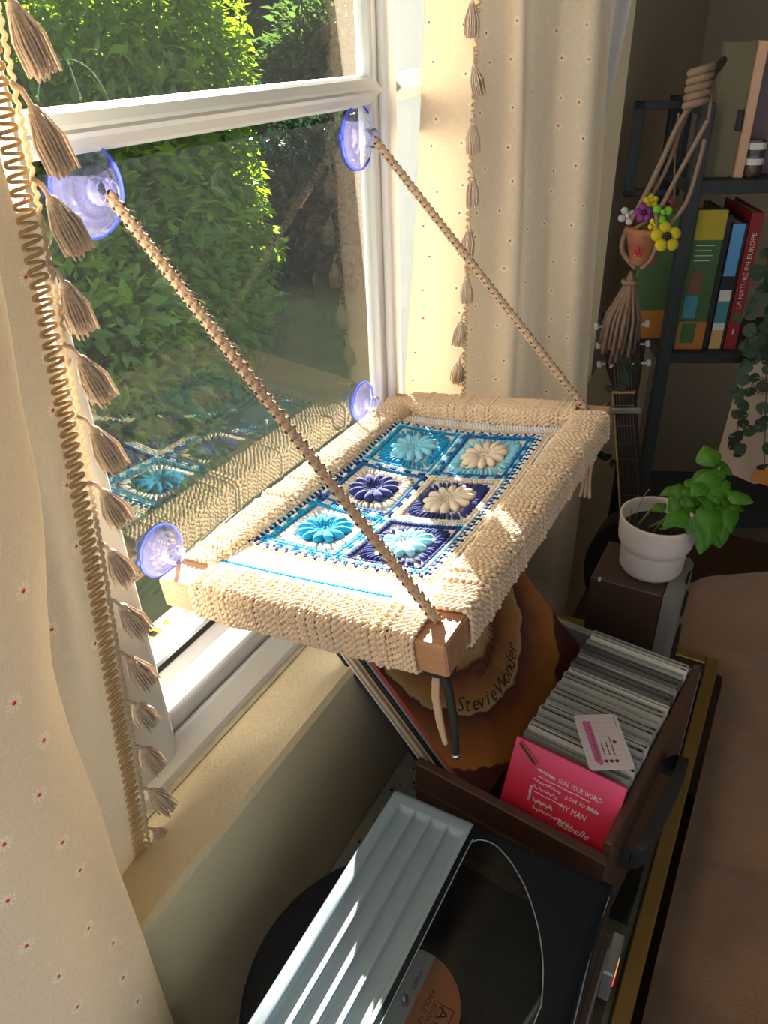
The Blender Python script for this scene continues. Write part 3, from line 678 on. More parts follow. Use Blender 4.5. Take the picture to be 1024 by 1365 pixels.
for i in range(13):
    z = -0.615 + i * 0.0665; e = edge_at(rows, zs, z); 
    if base_t is None:
        o = tm[0].build('tassel', 'tassel_yarn', rc); base_t = o.data
    else:
        o = bpy.data.objects.new('tassel', base_t); COL.objects.link(o); o.parent = rc
    o.location = (e.x + 0.001, e.y - 0.009, e.z); o.rotation_euler = (0, -0.12 - 0.15 * math.sin(i * 2.3), 0.8 * i)
fix(rc)
sh = thing('sheer_curtain', 'thin grey sheer strip hanging behind the daisy-print curtain', 'curtain', (-0.37, 1.47, -0.5))
zs2 = np.linspace(-0.34, 0.9, 16); rr_ = []
for z in zs2:
    f = (z + 0.30) / 0.345; a = P(812, 0, 1, 1.46); b = P(842, 0, 1, 1.50)
    rr_.append([(a.x - 0.012 + (b.x - a.x + 0.012) * q * max(0.04, min(1.6, f)), 1.46 + 0.04 * q + 0.006 * math.sin(q * 9)) for q in np.linspace(0, 1, 12)])
cloth('fabric', rr_, zs2, 'shade_fabric', sh); fix(sh)
# --- left-hand curtain: trim edge close to the window, a fold in front of it
lc = thing('curtain', 'backlit daisy-print curtain with looped braid and long tassels, over the window stile', 'curtain', (-0.42, 0.25, -1.35))
TR = [(-8, 150), (10, 230), (42, 380), (80, 570), (117, 775), (148, 951), (168, 1059), (184, 1166), (202, 1290), (214, 1365)]
ED = [(5, 420), (26, 552), (47, 640), (55, 720), (58, 800), (66, 896), (92, 980), (124, 1063), (152, 1153), (186, 1243), (225, 1354)]
tp = [P(*q, 0, -0.438) for q in TR]; ep = [P(*q, 0, -0.365) for q in ED]
def yz(pts, z):
    Z = [p.z for p in pts][::-1]; Y = [p.y for p in pts][::-1]
    if z > Z[-1]: return Y[-1] + (Y[-1] - Y[-3]) / (Z[-1] - Z[-3]) * min(z - Z[-1], .25)
    if z < Z[0]: return Y[0]
    return float(np.interp(z, Z, Y))
zs3 = np.linspace(-0.92, 0.9, 90); rows3 = []; lace_y = []
for z in zs3:
    t_ = yz(tp, z); e_ = yz(ep, z); w = 0.005 * math.sin(z * 14)
    q = [(-0.438, t_ + 0.010), (-0.436, t_ - 0.01), (-0.430 + w, t_ - 0.04), (-0.434 - w, t_ - 0.075), (-0.428, min(t_ - 0.11, e_ - 0.02)), (-0.408, min(t_ - 0.14, e_ - 0.055)), (-0.390, min(t_ - 0.13, e_ - 0.045)), (-0.378, e_ - 0.018), (-0.366, e_ - 0.001), (-0.360, e_ - 0.003), (-0.352 + w, e_ - 0.03), (-0.352 - w, e_ - 0.08), (-0.368, e_ - 0.14), (-0.35, e_ - 0.21), (-0.37, e_ - 0.30)]
    rows3.append(cat_rom(q, 80)); lace_y.append(t_)
cloth('fabric', rows3, zs3, 'linen', lc)
def ly(z): return float(np.interp(z, zs3, lace_y))
mb = MB(); pts = []
zz = np.arange(-0.80, 0.16, 0.00055)
for z in zz: pts.append((-0.4335, ly(z) + 0.003 + 0.0066 * math.tanh(2.6 * math.sin(z * 2 * math.pi / 0.0078)), z))
mb.tube(pts, 0.00125, 0, 6); mb.build('looped_braid', 'lace', lc)
mb = MB(); mb.tube([(-0.4345, ly(z) + 0.0145 + 0.0012 * math.sin(z * 900), z) for z in np.arange(-0.80, 0.16, 0.0015)], 0.0016, 0, 5); mb.build('edge_cord', 'lace_net', lc)
lm = tassel_mesh(0.056, 11); lb = None
for i in range(17):
    z = -0.735 + i * 0.0515
    if lb is None: o = lm.build('tassel', 'tassel_yarn', lc); lb = o.data
    else: o = bpy.data.objects.new('tassel', lb); COL.objects.link(o); o.parent = lc
    o.location = (-0.434, ly(z) + 0.012, z); o.rotation_euler = (0.30 + 0.08 * math.sin(i * 3.1), 0.10 * math.sin(i * 1.7), 0)
fix(lc)

# ------------------------------------------------------------------ low table of glass and brass
tb = thing('glass_table', 'low glass-topped table with a dull brass frame under the hi-fi and crate', 'table', (-0.18, 0.55, ZF))
MB().box((-0.370, 0.02, ZT - 0.008), (-0.004, 1.115, ZT), bev=0.001).build('glass_top', 'table_glass', tb)
MB().box((-0.004, 0.0, ZT - 0.03), (0.017, 1.135, ZT + 0.001), bev=0.002).build('frame_bar', 'brass', tb)
MB().box((-0.374, 1.115, ZT - 0.03), (-0.004, 1.135, ZT + 0.001), bev=0.002).build('frame_bar', 'brass', tb)
MB().box((-0.374, 0.0, ZT - 0.03), (-0.004, 0.02, ZT + 0.001), bev=0.002).build('frame_bar', 'brass', tb)
for y in (0.575, 0.80): MB().box((-0.37, y, ZT - 0.030), (-0.005, y + 0.022, ZT - 0.0095), bev=0.001).build('cross_bar', 'table_panel', tb)
MB().box((-0.012, 0.02, ZT - 0.02), (-0.006, 1.11, ZT - 0.009)).build('inner_trim', 'table_panel', tb)
MB().box((-0.37, 0.02, -1.26), (-0.004, 1.115, -1.245)).build('lower_shelf', 'felt_under', tb)
for x in (-0.372, -0.004):
    for y in (0.002, 1.115): MB().box((x, y, ZF), (x + 0.018, y + 0.018, ZT - 0.03), bev=0.002).build('leg', 'brass', tb)
fix(tb)
bd = MB().box((-0.377, 0.03, ZT), (-0.268, 0.80, ZT + 0.004), bev=0.001).build('backing_board', 'table_panel')
tag(bd, 'pale speckled board lying on the table along the wall', 'board')
for i in range(26):
    y = 0.2 + 0.5 * RNG.random(); x = -0.372 + 0.05 * RNG.random(); r = 0.0008 + 0.0016 * RNG.random()
    mb = MB(); mb.lathe([(0, ZT + .0052), (r, ZT + .0048), (r, ZT + .004)], 0, 8, Matrix.Translation((x, y, 0))); mb.build('speck', 'ink', bd)
# ------------------------------------------------------------------ hi-fi with turntable
hf = thing('record_player', 'hi-fi record player with a smoked lid and fluted grey strip', 'record player', (-0.14, 0.27, ZT))
BX0, BX1, BY0, BY1 = -0.262, -0.022, 0.075, 0.462; ZB = -0.756; ZL = -0.682
MB().box((BX0, BY0, ZT + 0.0045), (BX1, BY1, ZB), bev=0.005).build('body', 'wood_dark', hf)
MB().box((BX0 + .01, BY0 + .01, ZB), (BX1 - .01, BY1 - .01, ZB + 0.003)).build('deck', 'hifi_dark', hf)
RC = Vector((-0.1685, 0.300, 0))
mb = MB(); mb.lathe([(0.0, -0.740), (0.128, -0.740), (0.130, -0.742), (0.130, ZB + .002)], 0, 64, Matrix.Translation(RC)); mb.build('platter', 'hifi_dark', hf)
# lid: frosted fluted strip, smoked clear part, walls
FX0, FX1 = -0.250, -0.176
def lidz(x, y):
    z = ZL
    if FX0 < x < FX1:
        q = (x - FX0) / (FX1 - FX0) * 4; q -= int(q); d = 0.0055 * (math.sqrt(max(0, 1 - (2 * q - 1) ** 2)) ** 0.9)
        end = min(1.0, max(0.0, (0.448 - y) / 0.007)); z -= d * math.sin(end * math.pi / 2)
    eb = min(1, (0.464 - y) / 0.008); ex = min(1, (x - (-0.264)) / 0.006)
    return z - 0.006 * (1 - math.sqrt(max(0, 1 - (1 - eb) ** 2))) - 0.004 * (1 - math.sqrt(max(0, 1 - (1 - ex) ** 2)))
ys = list(np.linspace(0.464, 0.455, 8)) + [0.452, 0.4495] + list(np.linspace(0.4480, 0.4400, 12)) + list(np.linspace(0.43, BY0, 12))
xs = list(np.linspace(-0.264, -0.2565, 8)) + [-0.2535, -0.2505] + list(np.linspace(FX0 + 1e-5, FX1 - 1e-5, 4 * 14 + 1)) + [-0.1757, -0.174, -0.172]
mb = MB(); mb.grid([[(x, y, lidz(x, y)) for y in ys] for x in xs]); mb.build('fluted_strip', 'lid_frost', hf)
DW = [(-0.166, 0.095), (-0.166, 0.20), (-0.166, 0.30), (-0.166, 0.432), (-0.1645, 0.4410), (-0.1595, 0.4470)] + [tuple(P(a, b, 2, ZL))[:2] for a, b in ((655, 1124), (668, 1134), (684, 1154), (703, 1190), (718, 1240), (724, 1290), (722, 1340))]
DW = [tuple(q) for q in cat_rom(np.array(DW), 70)] + [(DW[-1][0] - 0.004, 0.26), (DW[-1][0] - 0.012, 0.20), (DW[-1][0] - 0.03, 0.14), (DW[-1][0] - 0.05, 0.095)]
def fill2d(loops):
    cu = bpy.data.curves.new('f', 'CURVE'); cu.dimensions = '2D'; cu.fill_mode = 'BOTH'
    for lp in loops:
        s = cu.splines.new('POLY'); s.points.add(len(lp) - 1); s.use_cyclic_u = True
        for k_, (x, y) in enumerate(lp): s.points[k_].co = (x, y, 0, 1)
    ob = bpy.data.objects.new('f', cu); COL.objects.link(ob); me = bpy.data.meshes.new_from_object(ob.evaluated_get(bpy.context.evaluated_depsgraph_get()))
    v = np.array([tuple(q.co) for q in me.vertices]); f = [tuple(p.vertices) for p in me.polygons]; bpy.data.objects.remove(ob); bpy.data.curves.remove(cu); bpy.data.meshes.remove(me); return v, f
v, f = fill2d([[(-0.172, BY0), (-0.040, BY0), (-0.040, 0.4568), (-0.172, 0.4568)], DW]); mb = MB(); mb.raw(v + np.array([0, 0, ZL]), f, 0, False); mb.build('lid_top', 'lid_smoke', hf)
v, f = fill2d([DW]); mb = MB(); mb.raw(v + np.array([0, 0, ZL - 0.0008]), f, 0, False); mb.build('clear_window', 'smoked_lid', hf)
mb = MB(); mb.grid([[(x, y, lidz(-0.15, y)) for y in np.linspace(0.464, 0.4566, 8)] for x in (-0.172, -0.040)], 0); mb.build('lid_rear_edge', 'lid_smoke', hf)
mb = MB(); mb.grid([[(-0.040 + 0.010 * math.sin(a) + (0.006 * max(0, a - 1.2)), y, lidz(-0.15, y) - 0.010 * (1 - math.cos(a)) - (0.11 * max(0, a - 1.2))) for y in ys] for a in np.linspace(0, 1.75, 10)]); mb.build('lid_side', 'lid_smoke', hf)
mb = MB(); mb.grid([[(x, 0.464 + 0.0035 * t, -0.687 - t * 0.065) for x in np.linspace(-0.264, -0.028, 10)] for t in np.linspace(0, 1, 4)]); mb.build('lid_back', 'lid_smoke', hf)
mb = MB(); mb.grid([[(-0.264 - 0.003 * t, y, -0.685 - t * 0.038) for y in (BY0, 0.464)] for t in (0, 1)]); mb.build('lid_edge', 'lid_frost', hf)
for y in (0.40, 0.435):
    MB().box((-0.275, y, ZB + 0.01), (-0.262, y + 0.018, ZB + 0.03), bev=0.002).build('hinge', 'hifi_dark', hf)
def px_path(pts, z, n=60):
    q = np.array([tuple(P(a, b, 2, z)) for a, b in pts]); return cat_rom(q, n)
MB().tube([(x, y, ZL + 0.0003) for x, y in DW], 0.0006, 0, 5, closed=True).build('embossed_outline', 'lid_frost', hf)
MB().tube(px_path([(812, 1196), (790, 1262), (765, 1365), (755, 1400)], ZL - 0.006), 0.0006, 0, 5).build('lid_highlight_rib', 'lid_frost', hf)
def Pz(px, py, z): return P(px, py, 2, z)
c = Pz(812, 1300, -0.815)
MB().box((BX1, c.y - 0.016, -0.836), (BX1 + 0.012, c.y + 0.030, -0.785), bev=0.002).build('display_panel', 'hifi_silver', hf)
MB().box((BX1 + .0121, c.y - .006, -0.822), (BX1 + 0.0128, c.y + 0.016, -0.812)).build('display_light', 'led_red', hf)
MB().box((BX1 + .0121, c.y - .006, -0.806), (BX1 + 0.0128, c.y + 0.016, -0.804)).build('display_light', 'led_amber', hf)
MB().box((BX1 - 0.001, BY0, -0.772), (BX1 + 0.002, BY1 - .01, -0.768)).build('trim_line', 'hifi_silver', hf)
for k in range(3):
    mb = MB(); mb.lathe([(0, 0.010), (0.008, 0.010), (0.009, 0.008), (0.009, 0)], 0, 20, basis((BX1, 0.34 - 0.05 * k, -0.84), (0, 1, 0), (0, 0, 1), (1, 0, 0))); mb.build('knob', 'hifi_silver', hf)
# tonearm seen faintly through the lid
MB().tube([(-0.055, 0.40, -0.722), (-0.058, 0.36, -0.722), (-0.085, 0.24, -0.728)], 0.003, 0, 8).build('tonearm', 'hifi_silver', hf)
fix(hf)
# --- the record
rec = thing('vinyl_record', 'black vinyl record with an orange, white and black label jutting out behind the player', 'record', RC + Vector((0, 0, -0.74)))
prof = [(0.0035, -0.7375)]; r = 0.052
while r < 0.146: prof += [(r, -0.7375), (r + 0.0007, -0.7378), (r + 0.0014, -0.7375)]; r += 0.0032
prof += [(0.1465, -0.7372), (0.1485, -0.7380), (0.1465, -0.7390), (0.0, -0.7395)]
mb = MB(); mb.lathe(prof, 0, 96, Matrix.Translation(RC)); mb.build('disc', 'black_vinyl', rec)
def seg(x0, x1, R, z, m, nm):                 # slice of the round label between two chords
    a = [math.acos(max(-1, min(1, x / R))) for x in (x1, x0)]; n = 28
    up = [(R * math.cos(a[0] + (a[1] - a[0]) * i / n), R * math.sin(a[0] + (a[1] - a[0]) * i / n)) for i in range(n + 1)]
    poly = up + [(x, -y) for x, y in up[::-1]]
    p2 = [poly[0]]
    for q in poly[1:]:
        if math.hypot(q[0] - p2[-1][0], q[1] - p2[-1][1]) > 1e-5: p2.append(q)
    if math.hypot(p2[0][0] - p2[-1][0], p2[0][1] - p2[-1][1]) < 1e-5: p2.pop()
    mb = MB(); mb.prism([(RC.x + x, RC.y + y) for x, y in p2], z - 0.0004, z, 0); return mb.build(nm, m, rec)
seg(0.007, 0.050, 0.050, -0.7368, 'label_orange', 'label_orange_part'); seg(-0.010, 0.007, 0.050, -0.7368, 'label_white', 'label_white_band'); seg(-0.050, -0.010, 0.050, -0.7368, 'label_black', 'label_black_part')
TXM = lambda x, y, z=-0.7366: basis((RC.x + x, RC.y + y, z), (0, -1, 0), (1, 0, 0), (0, 0, 1))   # reads towards the near side, tops to the room
mb = MB()
put_text(mb, 'STEREO', TXM(-0.001, 0.032), 0.0052); put_text(mb, 'PAOLO NUTINI', TXM(0.0155, 0.022), 0.0068)
put_text(mb, 'ATLANTIC', TXM(0.0235, 0.013), 0.0048, width=0.026)
put_text(mb, 'A', TXM(0.0295, 0.0135), 0.0125, width=0.012)
# the mark beside the A: a disc with pinwheel blades, and the frame round the mark
for k in range(7):
    a0 = 2 * math.pi * k / 7; cx, cy = 0.0345, -0.0065; pts = []
    for t in np.linspace(0, 1, 6): pts.append((cx + 0.0062 * t * math.cos(a0 + 1.0 * t), cy + 0.0062 * t * math.sin(a0 + 1.0 * t)))
    for t in np.linspace(1, 0, 6): pts.append((cx + 0.0062 * t * math.cos(a0 + 0.55 + 1.0 * t), cy + 0.0062 * t * math.sin(a0 + 0.55 + 1.0 * t)))
    mb.raw([(RC.x + x, RC.y + y, -0.7366) for x, y in pts[:-1]], [tuple(range(len(pts) - 1))], 0, False)
def frame_rect(x0, x1, y0, y1, w=0.0005):
    for (a0, a1, b0, b1) in ((x0, x1, y0, y0 + w), (x0, x1, y1 - w, y1), (x0, x0 + w, y0, y1), (x1 - w, x1, y0, y1)):
        mb.raw([(RC.x + a0, RC.y + b0, -0.7366), (RC.x + a1, RC.y + b0, -0.7366), (RC.x + a1, RC.y + b1, -0.7366), (RC.x + a0, RC.y + b1, -0.7366)], [(0, 1, 2, 3)], 0, False)
frame_rect(0.0225, 0.0425, -0.0145, 0.0150); frame_rect(0.0285, 0.0415, -0.0145, 0.0142)
mb.build('label_lettering', 'ink', rec)
mb = MB()
for k in range(5): mb.box((RC.x - 0.034 + .004 * k, RC.y - 0.02 + .004 * (k % 2), -0.7367), (RC.x - 0.033 + .004 * k, RC.y + 0.012 - .003 * (k % 3), -0.7365))
mb.build('label_small_print', 'label_white', rec)
mb = MB(); mb.lathe([(0.0, -0.7365), (0.047, -0.7365), (0.0474, -0.7364), (0.0478, -0.7365)], 0, 64, Matrix.Translation(RC)); 
fix(rec)
mb = MB(); mb.lathe([(0.0036, -0.7370), (0.0036, -0.728), (0.0028, -0.7255), (0.0, -0.725)], 0, 20, Matrix.Translation(RC)); sp_ = mb.build('spindle', 'steel', hf); sp_.matrix_parent_inverse = hf.matrix_world.inverted()

# ------------------------------------------------------------------ crate with records and CDs
CY9 = math.radians(6.5); CA = Vector((math.cos(CY9), -math.sin(CY9), 0)); CB = Vector((math.sin(CY9), math.cos(CY9), 0)); CU = Vector((0, 0, 1))
C0 = Vector((-0.284, 0.549, 0.0))
CM = basis(C0, CA, CB, CU)
def K(a, b, z): return C0 + CA * a + CB * b + CU * z
ct = thing('record_crate', 'dark brown wooden crate holding leaning records and a row of CDs', 'crate', K(0.12, 0.17, ZT))
CW, CL, ZC = 0.241, 0.346, -0.745
MB().box((0, 0, ZT + .004), (CW, 0.012, ZC), M=CM, bev=0.0015).build('front_panel', 'wood_crate', ct)
MB().box((0, -0.004, ZC - 0.045), (CW, 0, ZC - 0.040), M=CM).build('front_lip', 'wood_crate', ct)
MB().box((0, CL - 0.012, ZT + .004), (CW, CL, ZC), M=CM, bev=0.0015).build('back_panel', 'hifi_silver', ct)
MB().box((CW - 0.010, 0.012, ZT + .004), (CW, CL - 0.012, ZC + 0.020), M=CM, bev=0.0015).build('side_panel', 'wood_crate', ct)
MB().box((0, 0.012, ZT + .004), (0.010, CL - 0.012, -0.835), M=CM, bev=0.0015).build('side_panel', 'wood_crate', ct)
MB().box((0.010, 0.012, -0.850), (CW - 0.010, CL - 0.012, -0.836), M=CM).build('base', 'wood_crate', ct)
# black strap handle standing off the room side
hp = [K(CW + 0.004, 0.055, -0.80), K(CW + 0.018, 0.065, -0.785), K(CW + 0.021, 0.12, -0.78), K(CW + 0.021, 0.19, -0.78), K(CW + 0.016, 0.215, -0.79), K(CW + 0.003, 0.22, -0.81)]
q = cat_rom([tuple(p) for p in hp], 30); V = []
for p in q: V.append([(p[0] - .003, p[1], p[2] - .015), (p[0] + .009, p[1], p[2] - .015), (p[0] + .009, p[1], p[2] + .015), (p[0] - .003, p[1], p[2] + .015), (p[0] - .003, p[1], p[2] - .015)])
MB().grid(V, 0, False).build('strap_handle', 'cord_black', ct)
fix(ct)
# leaning record sleeves: bottom edges along CB, leaning towards the window
LA = math.radians(44); LD = (CA * math.sin(LA) - CU * math.cos(LA))      # down the sleeve
LNo = (CA * math.cos(LA) + CU * math.sin(LA))                           # out of the cover face
P1 = K(0.022, 0.0, -0.718) + CB * 0.014
SB = P1 + LD * 0.088                                                   # near bottom corner of the front cover
def sleeve_M(off, up=0.0, sh=0.0): return basis(SB - LNo * off - LD * up + CB * sh, CB, -LD, LNo)     # x along the bottom edge, y up the sleeve, z out
def art_mat():
    m, nt, b = nt_new('sleeve_art'); N = nt.nodes; L = nt.links
    uv = N.new('ShaderNodeUVMap'); n = N.new('ShaderNodeTexNoise'); n.inputs['Scale'].default_value = 9; n.inputs['Detail'].default_value = 3; L.new(uv.outputs[0], n.inputs['Vector'])
    ds = N.new('ShaderNodeVectorMath'); ds.operation = 'DISTANCE'; L.new(uv.outputs[0], ds.inputs[0]); ds.inputs[1].default_value = (0.46, 0.62, 0)
    ma = N.new('ShaderNodeMath'); ma.operation = 'MULTIPLY_ADD'; L.new(n.outputs[0], ma.inputs[0]); ma.inputs[1].default_value = 0.10; L.new(ds.outputs['Value'], ma.inputs[2])
    cr = N.new('ShaderNodeValToRGB'); L.new(ma.outputs[0], cr.inputs[0]); E_ = cr.color_ramp.elements
    stops = [(0.0, (.50, .34, .20)), (0.10, (.45, .26, .12)), (0.13, (.16, .035, .018)), (0.23, (.42, .15, .05)), (0.245, (.50, .36, .20)), (0.28, (.46, .24, .08)), (0.30, (.11, .022, .014)), (0.44, (.42, .19, .05)), (0.475, (.48, .33, .15)), (0.48, (.085, .018, .014)), (0.62, (.40, .13, .03)), (0.69, (.46, .19, .03)), (0.695, (.075, .014, .012)), (1.0, (.15, .025, .018))]
    E_[0].position, E_[0].color = stops[0][0], (*stops[0][1], 1); E_[1].position, E_[1].color = stops[-1][0], (*stops[-1][1], 1)
    for p, c_ in stops[1:-1]: e = E_.new(p); e.color = (*c_, 1)
    hs = N.new('ShaderNodeHueSaturation'); hs.inputs['Value'].default_value = 0.78; L.new(cr.outputs[0], hs.inputs['Color']); L.new(hs.outputs[0], b.inputs['Base Color']); b.inputs['Roughness'].default_value = 0.45
art_mat()
SL = 0.315
front = thing('record_sleeve', 'record sleeve with brown and orange ring artwork, foremost in the crate', 'record sleeve', SB, 'record sleeves in the crate')
mat('card_red', (0.30, 0.045, 0.03), 0.6); mat('card_black', (0.012, 0.013, 0.015), 0.35); mat('card_cream', (0.50, 0.42, 0.30), 0.7); mat('card_brown', (0.16, 0.10, 0.06), 0.7); mat('card_grey', (0.20, 0.21, 0.22), 0.5); mat('card_tan', (0.38, 0.27, 0.15), 0.7); mat('card_teal', (0.03, 0.16, 0.19), 0.5); mat('card_white', (0.62, 0.60, 0.56), 0.6)
MB().box((0, 0, -0.0040), (SL, SL, -0.0004), M=sleeve_M(0), bev=0.0008).build('jacket', 'card_red', front)
mb = MB(); mb.raw(xf(sleeve_M(0), [(0, 0, 0), (SL, 0, 0), (SL, SL, 0), (0, SL, 0)]), [(0, 1, 2, 3)], 0, False); mb.uv = [np.array([(0, 0), (1, 0), (1, 1), (0, 1)], float)]; mb.build('cover_art', 'sleeve_art', front)
# lettering set letter by letter along the rings
def on_cover(px, py):
    d = ray(px, py); Mi = np.array(sleeve_M(0).inverted()); o_ = Mi[:3, 3]; v_ = Mi[:3, :3] @ d; t_ = -o_[2] / v_[2]; return (o_ + v_ * t_)[:2]
def circ3(a, b, c_):
    A = np.array([[2 * (b[0] - a[0]), 2 * (b[1] - a[1])], [2 * (c_[0] - a[0]), 2 * (c_[1] - a[1])]]); r_ = np.array([b @ b - a @ a, c_ @ c_ - a @ a]); o_ = np.linalg.solve(A, r_); return o_, np.linalg.norm(a - o_)
def arc_text(mb, body, pa, pb, pc, size):
    a, b, c_ = (np.array(on_cover(*q)) for q in (pa, pb, pc)); o_, R_ = circ3(a, b, c_)
    t0 = math.atan2(a[1] - o_[1], a[0] - o_[0]); t1 = math.atan2(c_[1] - o_[1], c_[0] - o_[0]); tm_ = math.atan2(b[1] - o_[1], b[0] - o_[0])
    d1 = (t1 - t0 + math.pi * 4) % (2 * math.pi); dm = (tm_ - t0 + math.pi * 4) % (2 * math.pi)
    if dm > d1: d1 -= 2 * math.pi
    n = len(body); Mc = np.array(sleeve_M(0)); sg = 1 if d1 > 0 else -1
    for i, ch in enumerate(body):
        if ch == ' ': continue
        t_ = t0 + d1 * (i + 0.5) / n; p = o_ + R_ * np.array([math.cos(t_), math.sin(t_)]); tx = sg * np.array([-math.sin(t_), math.cos(t_)]); ty = np.array([-tx[1], tx[0]])
        L_ = basis((p[0], p[1], 0.0006), (tx[0], tx[1], 0), (ty[0], ty[1], 0), (0, 0, 1))
        put_text(mb, ch, Matrix(Mc.tolist()) @ L_, size, center=True, shear=0.3)
mb = MB()
arc_text(mb, 'Stevie Wonder', (610, 948), (668, 926), (688, 858), 0.027); arc_text(mb, 'The Key of Life', (638, 905), (655, 880), (656, 831), 0.015)
mb.build('cover_lettering', 'ink', front); fix(front)
off = 0.0045
for i, (mn, th, up, lab) in enumerate([('card_red', .0035, 0.004, 'thin red record sleeve directly behind the ring-patterned cover'), ('card_grey', .005, 0.010, 'grey record sleeve two behind the ring-patterned cover'), ('card_black', .006, 0.013, 'thick glossy black record sleeve between grey and tan sleeves'), ('card_tan', .004, 0.006, 'tan record sleeve behind the thick black one'), ('card_brown', .004, 0.0, 'dark brown record sleeve between two pale sleeves'), ('card_cream', .005, 0.008, 'cream record sleeve next to the dark brown one'), ('card_tan', .0030, 0.003, 'tan record sleeve between the cream and white ones'), ('card_white', .004, 0.005, 'white record sleeve second from the wall'), ('card_black', .004, 0.009, 'thin black record sleeve hindmost, nearest the wall')]):
    o = MB().box((0, 0, -th), (SL, SL, 0), M=sleeve_M(off, up, 0.001 * math.sin(i * 2)), bev=0.0008).build('record_sleeve', mn); tag(o, lab, 'record sleeve', 'record sleeves in the crate'); off += th + 0.0012
# CDs
CDW, CDH, CDT = 0.131, 0.124, 0.0095
def cd_M(b, lean, a0=0.0985, zb=-0.8355, yaw=0.0):
    s, c_ = math.sin(lean), math.cos(lean); ax = (CA * math.cos(yaw) + CB * math.sin(yaw)); bx = (CB * math.cos(yaw) - CA * math.sin(yaw))
    up = CU * c_ + bx * s; th = bx * c_ - CU * s
    return basis(K(a0, b, zb + CDT * s), ax, th, up)      # x width, y thickness (away), z up
clear('cd_plastic', (0.80, 0.83, 0.83), 1.5, 0.15, haze=0.55, haze_col=(0.72, 0.72, 0.69))
clear('cd_plastic_bright', (0.85, 0.86, 0.86), 1.5, 0.12, haze=0.8, haze_col=(0.85, 0.84, 0.80)); clear('cd_plastic_dark', (0.5, 0.52, 0.52), 1.5, 0.12, haze=0.35, haze_col=(0.42, 0.43, 0.42))
TOPS = [('card_teal', 'teal-edged CD case right behind the pink card case'), ('card_grey', 'grey CD case behind the teal-edged one'), ('card_cream', 'CD case with a pale yellow insert under the white card'), ('card_grey', None), ('card_black', None), ('card_white', None), ('card_grey', None), ('card_black', None), ('card_grey', None), ('card_white', None), ('card_cream', 'CD case with a cream spine card in mid-row, in front of a dark case'), ('card_black', None), ('card_brown', 'CD case with a brown insert in the far half of the row'), ('card_grey', None), ('card_white', None), ('card_grey', None), ('card_black', None), ('card_white', None), ('card_grey', None), ('card_white', None), ('sign_blue', 'CD case with a blue edge at the far end of the row')]
cbase = None
for i, (mn, lab) in enumerate(TOPS):
    lean = math.radians(15); b = 0.058 + i * 0.01075
    M = cd_M(b, lean, 0.0985 + 0.0012 * math.sin(i * 2.7), zb=-0.8355 + 0.003 * (i % 3 == 1), yaw=0.0)
    ORD = ('first second third fourth fifth sixth seventh eighth ninth tenth eleventh twelfth thirteenth fourteenth fifteenth sixteenth seventeenth eighteenth nineteenth twentieth last').split()
    look = {'card_grey': 'grey', 'card_black': 'dark', 'card_white': 'white-edged'}.get(mn, '')
    t = thing('cd_case', lab or f'{look} CD case in the crate row, {ORD[i]} behind the pink card case', 'CD case', M.translation, 'CDs in the crate row')
    if cbase is None:
        mb = MB(); mb.box((0, 0, 0), (CDW, 0.0018, CDH), bev=0.0004); mb.box((0, 0.0078, 0), (CDW, CDT, CDH), bev=0.0004); mb.box((0, 0.0018, 0), (0.0015, 0.0078, CDH)); mb.box((CDW - 0.0015, 0.0018, 0), (CDW, 0.0078, CDH))
        SH = []
        for mm in ('cd_plastic', 'cd_plastic_bright', 'cd_plastic_dark'): o = mb.build('shell', mm, t); SH.append(o.data); bpy.data.objects.remove(o)
        mb = MB(); mb.box((0.0016, 0.0026, 0.001), (CDW - 0.0016, 0.0042, CDH - 0.0012)); mi_ = {'k': mb}
        mb2 = MB(); mb2.box((0.0016, 0.0048, 0.001), (CDW - 0.010, 0.0076, CDH - 0.002), bev=0.0003); mb2.box((CDW - 0.009, 0.0048, 0.001), (CDW - 0.002, 0.0076, CDH - 0.001)); cbase = True
        def mesh_of(b_, mname, mm): ob_ = b_.build(mname, mm, t); me_ = ob_.data; bpy.data.objects.remove(ob_); return me_
        INS = {}; TRAY = {mm: mesh_of(mb2, 'tray', mm) for mm in ('card_black', 'card_grey')}
        mb.tag_m = None
    o = bpy.data.objects.new('shell', SH[int(RNG.choice([0, 0, 0, 1, 2, 2, 2]))]); COL.objects.link(o); o.parent = t
    if mn not in INS: INS[mn] = mesh_of(mb, 'insert', mn)
    for me_, nm in ((INS[mn], 'insert'), (TRAY['card_black' if i % 3 else 'card_grey'], 'tray')):
        p_ = bpy.data.objects.new(nm, me_); COL.objects.link(p_); p_.parent = t
    t.matrix_world = M
# pink card case at the front of the row
def pink_mat():
    m, nt, b = nt_new('pink_card'); b.inputs['Roughness'].default_value = 0.42; N = nt.nodes; L = nt.links
    uv = N.new('ShaderNodeUVMap'); sp = N.new('ShaderNodeSeparateXYZ'); L.new(uv.outputs[0], sp.inputs[0]); cr = N.new('ShaderNodeValToRGB'); L.new(sp.outputs[1], cr.inputs[0])
    E_ = cr.color_ramp.elements; E_[0].position = 0.25; E_[0].color = (0.60, 0.010, 0.018, 1); E_[1].position = 0.98; E_[1].color = (0.68, 0.085, 0.21, 1); e = E_.new(0.6); e.color = (0.66, 0.030, 0.08, 1)
    L.new(cr.outputs[0], b.inputs['Base Color'])
pink_mat(); mat('pink_edge', (0.5, 0.03, 0.09), 0.5); mat('pencil_dark', (0.05, 0.04, 0.02), 0.5); mat('pencil_glow', (0.50, 0.10, 0.05), 0.5)
pk_lean = math.radians(24); bx = CB; up = CU * math.cos(pk_lean) + bx * math.sin(pk_lean); th = bx * math.cos(pk_lean) - CU * math.sin(pk_lean)
